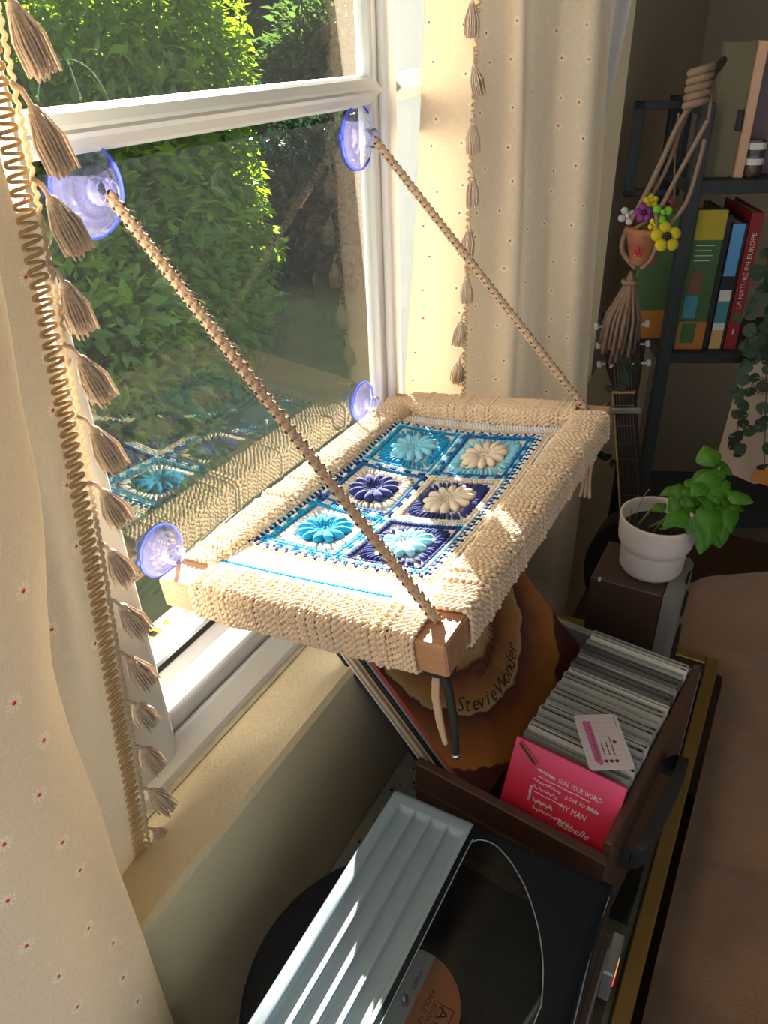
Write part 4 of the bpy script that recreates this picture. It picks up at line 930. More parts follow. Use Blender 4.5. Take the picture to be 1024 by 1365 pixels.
PM = basis(K(0.0985, 0.0185, -0.8205), CA, th, up); PW, PH = 0.133, 0.128
pk = thing('cd_case', 'pink and red card CD case with white scrawled lettering, foremost in the row', 'CD case', PM.translation, 'CDs in the crate row')
MB().box((0, 0.0004, 0), (PW, 0.006, PH), M=PM, bev=0.0006).build('sleeve', 'pink_edge', pk)
mb = MB(); mb.raw(xf(PM, [(0, 0, 0), (PW, 0, 0), (PW, 0, PH), (0, 0, PH)]), [(0, 1, 2, 3)], 0, False); mb.uv = [np.array([(0, 0), (1, 0), (1, 1), (0, 1)], float)]; mb.build('cover', 'pink_card', pk)
mb = MB(); FM = PM @ basis((0, -0.0004, 0), (1, 0, 0), (0, 0, 1), (0, -1, 0))
def pk_text(s, x, y, sz, sh=0.0, wd=None): put_text(mb, s, FM @ Matrix.Translation((x, y, 0)), sz, shear=sh, width=wd)
pk_text('GUN, YOUR WORLD', 0.060, 0.098, 0.0085, wd=0.052); pk_text('(LOVE TO BABY)', 0.072, 0.0835, 0.0062, 0.2, 0.040); pk_text('MY MAN', 0.069, 0.0690, 0.0105, 0.15, 0.032); pk_text('Isabelle', 0.070, 0.049, 0.012, 0.4, 0.040)
def squig(x0, y0, x1, amp, f, rad=0.0005, n=60):
    pts = [(x0 + (x1 - x0) * i / n, y0 + amp * math.sin(f * i / n * 6.28) * (0.5 + 0.5 * math.sin(i * 0.9)), 0.0002) for i in range(n + 1)]; mb.tube(xf(FM, pts), rad, 0, 4)
for (a_, b_, c_, am, f_) in ((0.034, 0.101, 0.056, .003, 9), (0.036, 0.094, 0.100, .0006, 3), (0.032, 0.088, 0.066, .0022, 7), (0.034, 0.080, 0.064, .0026, 5), (0.036, 0.074, 0.074, .0006, 2), (0.038, 0.064, 0.062, .004, 12), (0.040, 0.055, 0.086, .0030, 13), (0.040, 0.041, 0.060, .0024, 6), (0.060, 0.036, 0.084, .002, 7), (0.031, 0.070, 0.034, .010, 2), (0.022, 0.040, 0.034, .001, 5), (0.100, 0.086, 0.112, .003, 3)): squig(a_, b_, c_, am, f_)
mb.build('lettering', 'ink_white', pk)
mb = MB(); mb.tube(xf(FM, [(0.006, 0.124, .0003), (0.031, 0.107, .0003)]), 0.0034, 1, 6); mb.tube(xf(FM, [(0.007, 0.1235, .0028), (0.029, 0.1085, .0028)]), 0.0018, 0, 6); mb.build('drawn_pencil', ['pencil_dark', 'pencil_glow'], pk)
fix(pk)
# visiting card lying on the CDs
mat('visit_card', (0.55, 0.50, 0.54), 0.55); mat('visit_line', (0.40, 0.36, 0.42), 0.6); mat('brush_pink', (0.45, 0.12, 0.30), 0.6); mat('ink_maroon', (0.12, 0.015, 0.03), 0.6)
zc = -0.6945; q4 = [Pz(767, 953, zc), Pz(823, 952, zc), Pz(845, 1025, zc + .003), Pz(783, 1027, zc + .003)]
oc = (q4[0] + q4[1] + q4[2] + q4[3]) / 4; ex = ((q4[1] - q4[0]) + (q4[2] - q4[3])).normalized(); ey0 = ((q4[0] - q4[3]) + (q4[1] - q4[2])); ez = ex.cross(ey0).normalized(); ey = ez.cross(ex)
wx = ((q4[1] - q4[0]).length + (q4[2] - q4[3]).length) / 2; wy = ((q4[0] - q4[3]).length + (q4[1] - q4[2]).length) / 2
VM = basis(oc, ex, ey, ez)
vc = thing('visiting_card', 'white squared visiting card with a pink brush stroke lying on the CDs', 'card', oc)
hx, hy, r_ = wx / 2, wy / 2, 0.005; poly = []
for (cx, cy, s_) in ((hx - r_, hy - r_, 0), (-hx + r_, hy - r_, 90), (-hx + r_, -hy + r_, 180), (hx - r_, -hy + r_, 270)):
    for k in range(6): t = math.radians(s_ + 18 * k); poly.append((cx + r_ * math.cos(t), cy + r_ * math.sin(t)))
MB().prism(poly, -0.0008, 0, 0, VM).build('sheet', 'visit_card', vc)
mb = MB()
for k in range(1, 9): x = -hx + wx * k / 9; mb.box((x - .00012, -hy + .002, 0.0001), (x + .00012, hy - .002, 0.0002), 0, VM)
for k in range(1, 12): y = -hy + wy * k / 12; mb.box((-hx + .002, y - .00012, 0.0001), (hx - .002, y + .00012, 0.0002), 0, VM)
mb.build('grid_lines', 'visit_line', vc)
mb = MB(); mb.prism([(-hx + .008, hy - .012), (-hx + .0115, hy - .009), (-hx + .013, hy - .012), (-hx + .017, hy - .010), (-hx + .018, -hy + .010), (-hx + .0145, -hy + .006), (-hx + .012, -hy + .009), (-hx + .009, -hy + .012)], 0.0001, 0.0003, 0, VM); mb.build('brush_stroke', 'brush_pink', vc)
mb = MB(); RT = lambda x, y: VM @ basis((x, y, 0.0004), (0, 1, 0), (-1, 0, 0), (0, 0, 1))
put_text(mb, 'Retrouvez-nous sur', RT(-hx + .0155, -hy + .013), 0.0060, width=wy * .62)
for x, n in ((-0.004, 9), (0.0015, 10), (0.007, 14)):
    for k in range(n): mb.box((x, -hy + .020 + k * .0020, .0002), (x + .0012 + .0006 * (k % 2), -hy + .0212 + k * .0020, .0004), 0, VM)
for x in (-0.004, 0.002, 0.008): mb.lathe([(0.0, .0004), (0.0022, .0004), (0.0022, .0001)], 0, 14, VM @ Matrix.Translation((x, -hy + .012, 0)))
hp_ = [(0.0030 * 16 * math.sin(t) ** 3 / 16, 0.0030 * (13 * math.cos(t) - 5 * math.cos(2 * t) - 2 * math.cos(3 * t) - math.cos(4 * t)) / 16) for t in np.linspace(0, 2 * math.pi, 26)[:-1]]
mb.raw(xf(VM, [(hx - .013 - b_, a_ - .002, .0004) for a_, b_ in hp_]), [tuple(range(25))], 0, False)
mb.box((hx - .0045, hy - .022, .0002), (hx - .004, hy - .004, .0004), 0, VM); mb.build('print', 'ink_maroon', vc); fix(vc)
# ------------------------------------------------------------------ loudspeaker and potted basil
spk = thing('loudspeaker', 'dark wood bookshelf loudspeaker with a silver front under the basil pot', 'speaker', (-0.12, 1.035, ZT))
SX0, SX1, SY0, SY1, ZK = -0.192, -0.082, 0.975, 1.088, -0.720
MB().box((SX0, SY0, ZT), (SX1, SY1, ZK), bev=0.002).build('cabinet', 'wood_dark', spk)
pr = [(SX1, SY0 - 0.002), (SX1 + 0.018, SY0 - 0.001)] + [(SX1 + 0.026 + .0, SY0 + 0.012), (SX1 + 0.026, SY1 - 0.012), (SX1 + 0.018, SY1 + 0.001), (SX1, SY1 + 0.002)]
MB().prism(pr, ZT, ZK + 0.003).build('front_baffle', 'speaker_silver', spk)
mb = MB(); mb.lathe([(0.0, 0.0), (0.02, -0.002), (0.038, 0.004), (0.042, 0.003), (0.044, 0)], 0, 32, basis((SX1 + 0.0265, 1.032, -0.86), (0, 1, 0), (0, 0, 1), (1, 0, 0))); mb.build('woofer', 'hifi_dark', spk)
mb = MB(); mb.lathe([(0.0, 0.004), (0.012, 0.002), (0.020, 0.003), (0.022, 0)], 0, 28, basis((SX1 + 0.0265, 1.032, -0.765), (0, 1, 0), (0, 0, 1), (1, 0, 0))); mb.build('tweeter', 'hifi_dark', spk)
mb = MB(); mb.prism([(SX1 + 0.022, 1.02), (SX1 + 0.0262, 1.013), (SX1 + 0.0262, 1.057), (SX1 + 0.022, 1.05)], ZK + 0.001, ZK + 0.0034); mb.build('grille_slot', 'gasket', spk)
MB().box((SX0 + .012, SY0 - .0005, ZK - .004), (SX0 + 0.016, SY0 + .004, ZK + .0012)).build('chip_mark', 'label_white', spk)
fix(spk)
pc = Pz(866, 757, ZK); pc.z = ZK
pot = thing('potted_basil', 'drooping basil in a pale two-tier pot on the loudspeaker', 'plant', pc)
TPm = Matrix.Translation(pc)
R1, R2, HP = 0.0475, 0.0555, 0.098
mb = MB(); mb.lathe([(0, 0.0), (R1 - .012, 0.0), (R1 - .005, .002), (R1, .010), (R1 + .0015, .044), (R1 + .002, .047), (R1 + .004, .050), (R2 - .001, .056), (R2, .062), (R2 + .002, HP - .003), (R2 + .0015, HP), (R2 - .0015, HP), (R2 - .003, HP - .003), (R2 - .005, .066), (0.02, .060)], 0, 72, TPm); mb.build('pot', 'ceramic', pot)
n = 22; g = [[(pc.x + (R2 - .004) * i / n * math.cos(2 * math.pi * j / 32), pc.y + (R2 - .004) * i / n * math.sin(2 * math.pi * j / 32), pc.z + .072 + .003 * RNG.random() * (i > 0)) for j in range(33)] for i in range(n + 1)]
MB().grid(g).build('soil', 'soil', pot)
def leaf(c, d, nrm, L_, Wd, curl, cup_=0.35, m='basil'):
    d = Vector(d).normalized(); s = d.cross(Vector(nrm)).normalized(); nn = s.cross(d).normalized(); rows_ = []
    for i in range(15):
        t = i / 14; w = Wd * (math.sin(math.pi * min(1, t ** 0.75 * 0.98 + .01)) ** 0.8) + 0.0004; ang = curl * t
        p = Vector(c) + d * (L_ * math.sin(ang) / max(curl, 1e-3) if abs(curl) > 1e-3 else L_ * t) - nn * (L_ * (1 - math.cos(ang)) / max(abs(curl), 1e-3))
        up_ = (nn * math.cos(ang) + d * math.sin(ang)); r__ = []
        for j in range(-5, 6):
            q_ = j / 5; r__.append(tuple(p + s * (w * q_) - up_ * (cup_ * w * q_ * q_) + up_ * (0.0014 * math.sin(t * 26 + 3.0 * abs(q_)) * abs(q_) * (1.15 - abs(q_))) + up_ * (0.0010 * math.sin(t * 11 + (2 if q_ > 0 else 0)) * q_ ** 4)))
        rows_.append(r__)
    return MB().grid(rows_).build('leaf', m, pot)
def pp(px, py, dy): # a pixel at a distance along y measured from the pot's axis
    return P(px, py, 1, pc.y + dy)
stems = [[(860, 706, 0), (890, 690, .0), (925, 665, -.005), (950, 640, 0), (960, 622, .005)], [(872, 708, -.01), (893, 683, -.01), (905, 665, -.012), (912, 650, -.012)], [(880, 706, -.02), (905, 700, -.03), (930, 700, -.035), (955, 690, -.035)], [(850, 700, .0), (862, 686, .0), (874, 674, 0.0), (888, 672, 0.0)], [(885, 706, -.015), (910, 688, -.02), (940, 670, -.02), (965, 665, -.015)]]
for s_ in stems:
    q = cat_rom([tuple(pp(*k)) for k in s_], 20); MB().tube(q, np.linspace(.0022, .0013, 20), 0, 7).build('stem', 'basil_stem', pot)
for s_ in ([(846, 706, .02), (850, 680, .02), (858, 662, .02), (866, 652, .02)], [(838, 700, .0), (842, 676, .0)]):
    MB().tube(cat_rom([tuple(pp(*k)) for k in s_], 12), .0007, 0, 5).build('dry_stem', 'basil_dry', pot)
LV = [  # px, py, depth offset, direction (right, up, away), length, width, curl
 (952, 628, .005, (-.8, -.5, .1), .048, .021, 1.1), (955, 625, .01, (.5, .5, .2), .042, .020, 1.3), (950, 622, 0, (-.2, .8, -.2), .036, .018, 1.2), (948, 630, -.01, (.2, -.7, -.5), .048, .022, .9), (940, 650, -.01, (.5, -.35, -.4), .046, .021, .9), (945, 640, .01, (.9, -.1, .1), .040, .019, 1.2), (932, 652, -.012, (-.5, -.4, -.5), .034, .015, .9),
 (968, 640, -.01, (.25, -1, -.1), .038, .013, .6), (962, 665, -.015, (.35, -.9, -.3), .052, .021, .8), (955, 672, -.02, (-.3, -1, -.3), .060, .016, .5), (962, 670, -.015, (.8, .3, -.1), .034, .014, .9), (957, 668, -.02, (-.6, .5, -.4), .042, .022, 1.0), (968, 676, -.01, (.55, -.5, .3), .048, .020, .9), (950, 668, -.025, (-.1, -.95, -.5), .052, .021, .7), (972, 668, -.005, (.9, -.25, .1), .030, .010, .5),
 (908, 652, -.01, (-.9, .25, 0), .036, .010, 1.6), (912, 650, -.01, (-.4, -.9, -.2), .046, .014, .6), (915, 650, -.01, (.5, .55, -.1), .032, .013, 1.2), (915, 655, -.015, (.4, -.6, -.4), .038, .016, .8), (922, 660, -.02, (.6, -.7, -.2), .036, .015, .8), (905, 662, -.01, (-.3, -.8, -.4), .036, .013, .6),
 (918, 678, -.025, (-.95, -.5, -.2), .046, .013, .3), (920, 688, -.03, (-.75, -.15, -.3), .030, .015, .8), (930, 684, -.03, (.2, -.85, -.4), .034, .013, .6), (925, 690, -.035, (-.4, -.9, -.2), .026, .009, .4), (888, 672, 0, (-.9, -.2, -.1), .024, .009, .8), (945, 695, -.035, (.4, -.8, -.2), .040, .014, .5), (930, 672, -.02, (-.2, .5, -.5), .030, .014, 1.0), (948, 690, -.030, (-.28, -1, -.1), .055, .015, .35), (958, 690, -.028, (.05, -1, -.1), .045, .015, .5), (966, 690, -.015, (.2, -1, 0), .034, .013, .6)]
vr, vu = Vector(RW[:, 0]), Vector(-RW[:, 1]); va = Vector(RW[:, 2])
for k in range(26):   # smaller leaves filling the two crowns
    cx_, cy_ = ((948, 640), (955, 668), (915, 656), (938, 660))[k % 4]
    LV.append((cx_ + RNG.normal() * 9, cy_ + RNG.normal() * 9, -.012 + RNG.normal() * .010, (RNG.normal() * .8, RNG.normal() * .6 - .25, RNG.normal() * .35 - .2), .026 + .014 * RNG.random(), .010 + .005 * RNG.random(), .5 + .8 * RNG.random()))
for i, (px, py, dy, (dr, du_, da), L_, Wd, cu_) in enumerate(LV):
    c_ = pp(px, py, dy); d = vr * dr + vu * du_ + va * da
    leaf(c_, d, vu * 0.8 - va * 0.8 + vr * 0.25 * math.sin(i * 2.1), L_, Wd, cu_ if abs(cu_) > .05 else .05)
leaf(pp(934, 724, -.033), vr * .15 - vu * .9 - va * .1, vu * .3 - va, .016, .006, .6, m='basil_dry'); leaf(pp(966, 704, -.01), vr * .8 - vu * .1, vu * .3 - va, .010, .004, .3, m='basil_dry'); leaf(pp(872, 673, 0), -vr * .6 - vu * .6, vu - va, .008, .003, .3, m='basil_dry')
fix(pot)

# ------------------------------------------------------------------ armchair under a plush blanket
ar = thing('armchair', 'low armchair covered with a brown plush blanket beside the glass table', 'armchair', (0.4, 0.75, ZF))
gx, gy = 60, 90; rows_ = []
for j in range(gy + 1):
    y_ = 0.02 + (1.44 - 0.02) * j / gy; r_ = []
    for i in range(gx + 1):
        y = y_; far = 1 / (1 + math.exp(-(y - 1.17) / 0.004)); x0 = 0.030 * (1 - far) + (-0.075) * far; x = x0 + (1.0 - x0) * (i / gx) ** 1.4
        if y_ > 1.2: y = 1.2 + (y_ - 1.2) * (1 + 2.4 * min(0.62, max(-0.12, x)))
        z = -0.975 - 0.03 * math.exp(-((x - x0) / 0.02) ** 2) * (1 - far * .5) + 0.035 * max(0, (y - 0.9)) / 0.5
        z += 0.022 * (abs(math.sin(17 * y_ + 5 * x + 2.5 * math.sin(5 * x + 2 * y_))) ** 0.6 - .6) * math.exp(-((x - .16) / .24) ** 2) + 0.010 * math.sin(9 * y - 4 * x)
        z -= 0.06 * max(0, (y_ - 1.40) / 0.04) ** 2
        r_.append((x, y, z))
    rows_.append(r_)
MB().grid(rows_).build('blanket', 'blanket', ar)
MB().box((0.045, 0.05, ZF + 0.06), (0.98, 1.15, -1.05), bev=0.03).build('seat_box', 'blanket', ar)
MB().box((-0.05, 1.19, ZF + .06), (0.98, 1.40, -1.04), bev=0.03).build('seat_back_box', 'blanket', ar)
for x in (0.08, 0.92):
    for y in (0.10, 1.35): MB().box((x, y, ZF), (x + .04, y + .04, ZF + 0.07), bev=0.003).build('foot', 'wood_dark', ar)
fix(ar)
# ------------------------------------------------------------------ black bookcase and what stands on it
B0 = P(886, 470, 1, 1.50); BYW = math.radians(24)
bu = Vector((math.cos(BYW), math.sin(BYW), 0)); bv = Vector((-math.sin(BYW), math.cos(BYW), 0)); bo = Vector((B0.x, 1.50, 0))
BM = basis(bo, bu, bv, (0, 0, 1)); BMi = np.array(BM.inverted())
def onfront(px, py, d=0.0):        # (s, z) on the vertical plane d behind the bookcase front
    r_ = BMi[:3, :3] @ ray(px, py); o_ = BMi[:3, 3]; t_ = (d - o_[1]) / r_[1]; p_ = o_ + r_ * t_; return float(p_[0]), float(p_[2])
bk = thing('bookcase', 'black metal bookcase with open shelves in the dim corner', 'bookcase', bo + Vector((0.2, 0.15, ZF)))
BW, BD = 0.62, 0.20; ztop = onfront(905, 138)[1]
for s, d in ((0, 0), (0, BD), (BW, 0), (BW, BD)): MB().box((s - .011, d - .011, ZF), (s + .011, d + .011, ztop), M=BM, bev=.001).build('post', 'black_metal', bk)
z1 = onfront(925, 240)[1]; z2 = onfront(885, 468)[1]
for zz_ in (z1, z2, z2 - 0.38, z2 - 0.75): MB().box((-.011, -.008, zz_ - 0.022), (BW + .011, BD + .008, zz_), M=BM, bev=.001).build('shelf', 'black_metal', bk)
for zz_ in (ztop - .018, z1 - 0.02):
    for s in (0, BW): MB().box((s - .009, 0, zz_), (s + .009, BD, zz_ + .018), M=BM).build('side_rail', 'black_metal', bk)
fix(bk)
mat('book_green', (0.045, 0.11, 0.035), 0.6); mat('book_yellow', (0.36, 0.28, 0.02), 0.6); mat('book_orange', (0.38, 0.15, 0.02), 0.6); mat('book_red', (0.22, 0.012, 0.012), 0.5); mat('book_sky', (0.10, 0.30, 0.60), 0.5); mat('book_black', (0.015, 0.016, 0.018), 0.5); mat('book_paper', (0.55, 0.48, 0.38), 0.8); mat('book_sand', (0.48, 0.33, 0.15), 0.7); mat('book_sea', (0.05, 0.22, 0.28), 0.6); mat('book_foam', (0.55, 0.58, 0.58), 0.6); mat('book_dull', (0.15, 0.07, 0.04), 0.6)
def book(label, pxl, pxr, ytop, depth, d0, m, lean=0.0, grp='books on the bookcase shelf'):
    """spine faces the room; pxl..pxr is the spine's width along the shelf line"""
    s0, _ = onfront(pxl, 466, d0); s1, _ = onfront(pxr, 468, d0); h = onfront((pxl + pxr) / 2 + 25, ytop, d0)[1] - z2
    M = BM @ Matrix.Translation((s0, d0, z2)) @ Matrix.Rotation(lean, 4, 'Y')
    t = thing('book', label, 'book', M.translation, grp); w = s1 - s0
    mb = MB(); mb.box((0, 0, 0), (0.003, depth, h), 0, M); mb.box((w - 0.003, 0, 0), (w, depth, h), 0, M); mb.box((0.003, 0, 0), (w - 0.003, 0.003, h), 0, M); mb.build('cover', m, t)
    MB().box((0.003, 0.003, 0.003), (w - .003, depth - .004, h - .004), M=M).build('pages', 'book_paper', t); return t, M, w, h
def patch(t, M, name, x0, x1, z0, z1, m, y=-0.0006): return MB().box((x0, y, z0), (x1, y + .0005, z1), M=M).build(name, m, t)
# face-on green guide, partly behind the post
def flat_book(label, corners, d0, m, th=0.02):
    (pa, pb, yt, yb) = corners; s0, z0 = onfront(pa, yb, d0); s1, _ = onfront(pb, yb, d0); _, zt_ = onfront((pa + pb) / 2 + 18, yt, d0)
    M = BM @ Matrix.Translation((s0, d0, z2)); t = thing('book', label, 'book', M.translation, 'books on the bookcase shelf'); w = s1 - s0; h = zt_ - z2
    MB().box((0, 0, 0), (w, th, h), M=M, bev=.001).build('cover', m, t); MB().box((0.002, 0.002, 0.0), (w - .001, th - .002, h - .0005), M=M).build('pages', 'book_paper', t); return t, M, w, h
t, M, w, h = flat_book('green field guide with yellow top band and orange foot, face out beside the bookcase post', (898, 934, 280, 470), 0.012, 'book_green', 0.022)
patch(t, M, 'top_band', 0, w, h * .80, h, 'book_yellow'); patch(t, M, 'foot_band', 0, w, 0, h * .21, 'book_orange'); patch(t, M, 'red_picture', w * .10, w * .56, h * .42, h * .58, 'book_dull', -.0012); patch(t, M, 'blue_picture', w * .06, w * .52, h * .24, h * .41, 'book_sea', -.0012); patch(t, M, 'foot_picture', w * .12, w * .64, h * .05, h * .20, 'book_green', -.0012)
for k in range(4): patch(t, M, 'text_line', w * .12, w * (.75 - .08 * (k % 2)), h * (.76 - .035 * k), h * (.765 - .035 * k), 'book_foam', -.0012)
fix(t)
t, M, w, h = flat_book('green field guide with orange foot, half hidden behind the macrame tassel', (838, 880, 285, 452), 0.075, 'book_green', 0.02)
patch(t, M, 'foot_band', 0, w, 0, h * .24, 'book_orange')
for k in range(9): patch(t, M, 'text_line', w * .2, w * .9, h * (.62 - .035 * k), h * (.624 - .035 * k), 'book_dull', -.0012)
fix(t)
t, M, w, h = book('black thin book standing between the green guide and the beach-photo book', 934, 941, 287, .15, 0.016, 'book_black'); fix(t)
t, M, w, h = book('book with a blue sky and beach photograph on its spine', 943, 962, 298, .15, 0.014, 'book_black')
for (a, b, m_, nm) in ((.60, 1, 'book_sky', 'sky_photo'), (.49, .60, 'book_black', 'headland'), (.40, .49, 'book_foam', 'cloud_band'), (.22, .40, 'book_sea', 'sea_photo'), (.16, .22, 'book_foam', 'surf_line'), (0, .16, 'book_sand', 'sand_photo')): patch(t, M, nm, w * .05, w * .82, h * a, h * b, m_)
fix(t)
t, M, w, h = book('red book with white capital letters down its spine', 964, 979, 284, .16, 0.012, 'book_red')
mb = MB(); put_text(mb, 'LA NATURE EN EUROPE', M @ basis((w * .70, -.0008, h * .315), (0, 0, 1), (-1, 0, 0), (0, -1, 0)), .012, width=h * .55); mb.build('spine_lettering', 'book_foam', t); patch(t, M, 'spine_mark', w * .45, w * .55, h * .12, h * .16, 'book_foam')
fix(t)
# wooden picture box on the upper shelf
mat('olive_board', (0.12, 0.105, 0.065), 0.8); mat('photo_mauve', (0.13, 0.085, 0.10), 0.5)
s0, _ = onfront(938, 236, .02); s1, _ = onfront(976, 235, .02); s2, _ = onfront(988, 235, .02); _, zt_ = onfront(985, 55, .02)
wb = thing('wooden_box', 'pale wood picture box with an olive side and black latch on the upper shelf', 'box', BM @ Vector((s1, .05, z1)))
MB().box((s0, .02, z1), (s1, .045, zt_), M=BM, bev=.001).build('side_board', 'olive_board', wb)
MB().box((s1, .012, z1), (s2, .06, zt_), M=BM, bev=.001).build('edge_batten', 'wood_light', wb)
MB().box((s2, .055, z1), (s2 + .12, .065, zt_), M=BM).build('picture', 'photo_mauve', wb)
lz = z1 + (zt_ - z1) * .44; MB().box((s1 - .012, .014, lz - .016), (s1 - .002, .021, lz + .016), M=BM, bev=.002).build('latch', 'black_metal', wb); fix(wb)
clear('jar_glass', (0.8, 0.8, 0.78), 1.5, .03, haze=.06)
sj, _ = onfront(999, 233, .03); jr = thing('candle_jar', 'small glass jar with two pale labels on the upper shelf', 'jar', BM @ Vector((sj, .03, z1)))
JM = BM @ Matrix.Translation((sj, .03, z1))
mb = MB(); mb.lathe([(0, .001), (.017, .001), (.018, .004), (.018, .055), (.016, .058)], 0, 28, JM); mb.build('glass', 'jar_glass', jr)
mb = MB(); mb.lathe([(.0183, .020), (.0183, .030)], 0, 28, JM); mb.lathe([(.0183, .044), (.0183, .055)], 0, 28, JM); mb.build('paper_band', 'label_white', jr)
mb = MB(); mb.lathe([(0, .018), (.017, .018), (.017, .002), (0, .002)], 0, 24, JM); mb.build('wax', 'book_dull', jr); fix(jr)
# cream board with red writing and hanging plant at the right
mat('cream_board', (0.30, 0.23, 0.17), 0.85, var=.15, vscale=20); mat('red_ink', (0.20, 0.05, 0.035), .8)
YB = 1.42
cb = thing('cream_folder', 'cream card folder with faint red writing and a yellow corner, leaning under the trailing plant', 'folder', P(985, 640, 1, YB))
poly = [P(*q, 1, YB + (640 - q[1]) * .0006) for q in ((952, 622), (1005, 645), (1050, 640), (1060, 480), (992, 478))]
nn_ = (poly[1] - poly[0]).cross(poly[4] - poly[0]).normalized(); mb = MB()
V = [tuple(p) for p in poly] + [tuple(p + nn_ * -.012) for p in poly]
mb.raw(V, [(0, 1, 2, 3, 4), (9, 8, 7, 6, 5)] + [(i, 5 + i, 5 + (i + 1) % 5, (i + 1) % 5) for i in range(5)], 0, False); mb.build('card', 'cream_board', cb)
mb = MB()
for k in range(3):
    y_ = 505 + k * 9; pts = [P(1000 + i, y_ + 3 * math.sin(i * 1.1 + k), 1, YB + (640 - y_) * .0006 - .004) for i in range(0, 40)]; mb.tube(pts, .0007, 0, 4)
mb.build('red_writing', 'red_ink', cb)
MB().raw([tuple(P(*q, 1, YB - .004)) for q in ((1000, 640), (1024, 648), (1024, 624), (1010, 626))], [(0, 1, 2, 3)], 0, False).build('yellow_corner', 'book_orange', cb); fix(cb)
mat('vine_leaf', (0.022, 0.045, 0.022), .6, trans=.2); mat('vine_stem', (.05, .045, .03), .8)
def vine(label, path, Y, n, R, seed):
    r_ = np.random.default_rng(seed); t = thing('trailing_plant', label, 'plant', P(*path[-1], 1, Y)); q = cat_rom([tuple(P(*k, 1, Y)) for k in path], 60)
    MB().tube(q, .0009, 0, 5).build('stem', 'vine_stem', t)
    for i in range(n):
        c_ = Vector(q[int(59 * (i + .5) / n)]) + Vector((r_.normal() * .010, -.006 + r_.normal() * .006, r_.normal() * .004)); R_ = R * (.7 + .6 * r_.random()); a0 = r_.random() * 6.28; tilt = r_.normal() * .4
        M = Matrix.Translation(c_) @ Matrix.Rotation(a0, 4, 'Y') @ Matrix.Rotation(tilt, 4, 'X'); pts = [(0, 0, .15 * R_)] + [(R_ * math.sin(x) * (1 - .25 * math.cos(x)), .0015 * math.sin(2 * x), -R_ * math.cos(x) * (1 - .1 * abs(math.sin(x)))) for x in np.linspace(0.12, 6.16, 13)]
        MB().raw(xf(M, pts), [(0, k, k + 1) for k in range(1, 13)], 0, True).build('leaf', 'vine_leaf', t)
    fix(t)
vine('dense trailing plant hanging from the shelf in front of the cream folder', [(1010, 400), (1005, 440), (1000, 470), (990, 510), (985, 560), (978, 605)], 1.38, 34, .011, 1)
vine('sparse string of round leaves at the edge of the cream folder', [(1022, 480), (1021, 540), (1020, 580), (1019, 628)], 1.36, 7, .011, 2)
vine('bushy trailing plant beside the red book', [(1040, 330), (1034, 370), (1032, 410), (1022, 450), (1022, 480)], 1.46, 30, .012, 3)
vine('small ivy sprig behind the guitar head', [(826, 450), (835, 470), (832, 500), (812, 525)], 1.33, 9, .010, 4)
vine('few pale ivy leaves low beside the guitar neck', [(800, 600), (815, 612), (845, 615), (850, 560)], 1.46, 8, .010, 5)
# macrame plant hanger with crocheted flowers
mat('macrame', (0.17, 0.115, 0.08), .95, bump=.6, bscale=700); mat('pot_terra', (0.22, 0.09, 0.045), .8, var=.5, vscale=60); mat('fl_yellow', (.36, .30, .01), .9); mat('fl_green', (.12, .34, .02), .9); mat('fl_purple', (.15, .02, .16), .9); mat('fl_white', (.35, .33, .33), .9); mat('fl_red', (.30, .03, .03), .9); mat('fl_dark', (.012, .012, .012), .9)
YM_ = 1.28
mh = thing('macrame_hanger', 'macrame hanger with a small terracotta pot of crocheted flowers and a long tassel', 'plant hanger', P(850, 350, 1, YM_))
def mline(pts, r_, nm='cord', m='macrame', Y=YM_, dy=0): MB().tube(cat_rom([tuple(P(a, b, 1, Y + dy + (c_ if len(k) > 2 else 0))) for k in pts for (a, b, c_) in [(k[0], k[1], k[2] if len(k) > 2 else 0)]], 30), r_, 0, 7).build(nm, m, mh)
mline([(930, 130), (905, 165), (880, 220), (855, 270), (834, 310), (830, 335), (848, 358)], .0042); mline([(925, 132), (908, 170), (888, 225), (860, 275), (838, 300)], .0035, dy=.012)
mline([(944, 160), (925, 195), (900, 240), (878, 280), (852, 302), (838, 306)], .0036, dy=-.01); mline([(940, 185), (930, 225), (915, 270), (893, 300)], .0036, dy=-.006)
mline([(875, 285), (876, 320), (868, 345), (855, 358)], .003, dy=-.03); mline([(905, 150), (900, 200), (899, 270)], .0016, dy=.03); mline([(948, 118), (947, 140), (944, 162)], .0026)
kc = P(932, 115, 1, YM_); mb = MB()
for k in range(5): mb.tube([tuple(kc + Vector((.014 * math.cos(a), .014 * math.sin(a), .020 - .010 * k + .004 * math.cos(a)))) for a in np.linspace(0, 6.28, 18)], .0055, 0, 7, closed=False)
mb.build('wrapped_knot', 'macrame', mh)
hk = P(946, 106, 1, YM_ + .02); MB().tube([tuple(hk + Vector((0, 0.10, .02))), tuple(hk + Vector((0, .04, .01))), tuple(hk), tuple(hk + Vector((-.012, -.02, -.004)))], .006, 0, 8).build('hook', 'black_metal', mh)
pcn = P(856, 352, 1, YM_)
mb = MB(); mb.lathe([(0, 0), (.016, 0), (.020, .004), (.031, .048), (.033, .050), (.033, .058), (.030, .058), (.029, .050), (0, .046)], 0, 28, Matrix.Translation(pcn)); mb.build('flower_pot', 'pot_terra', mh)
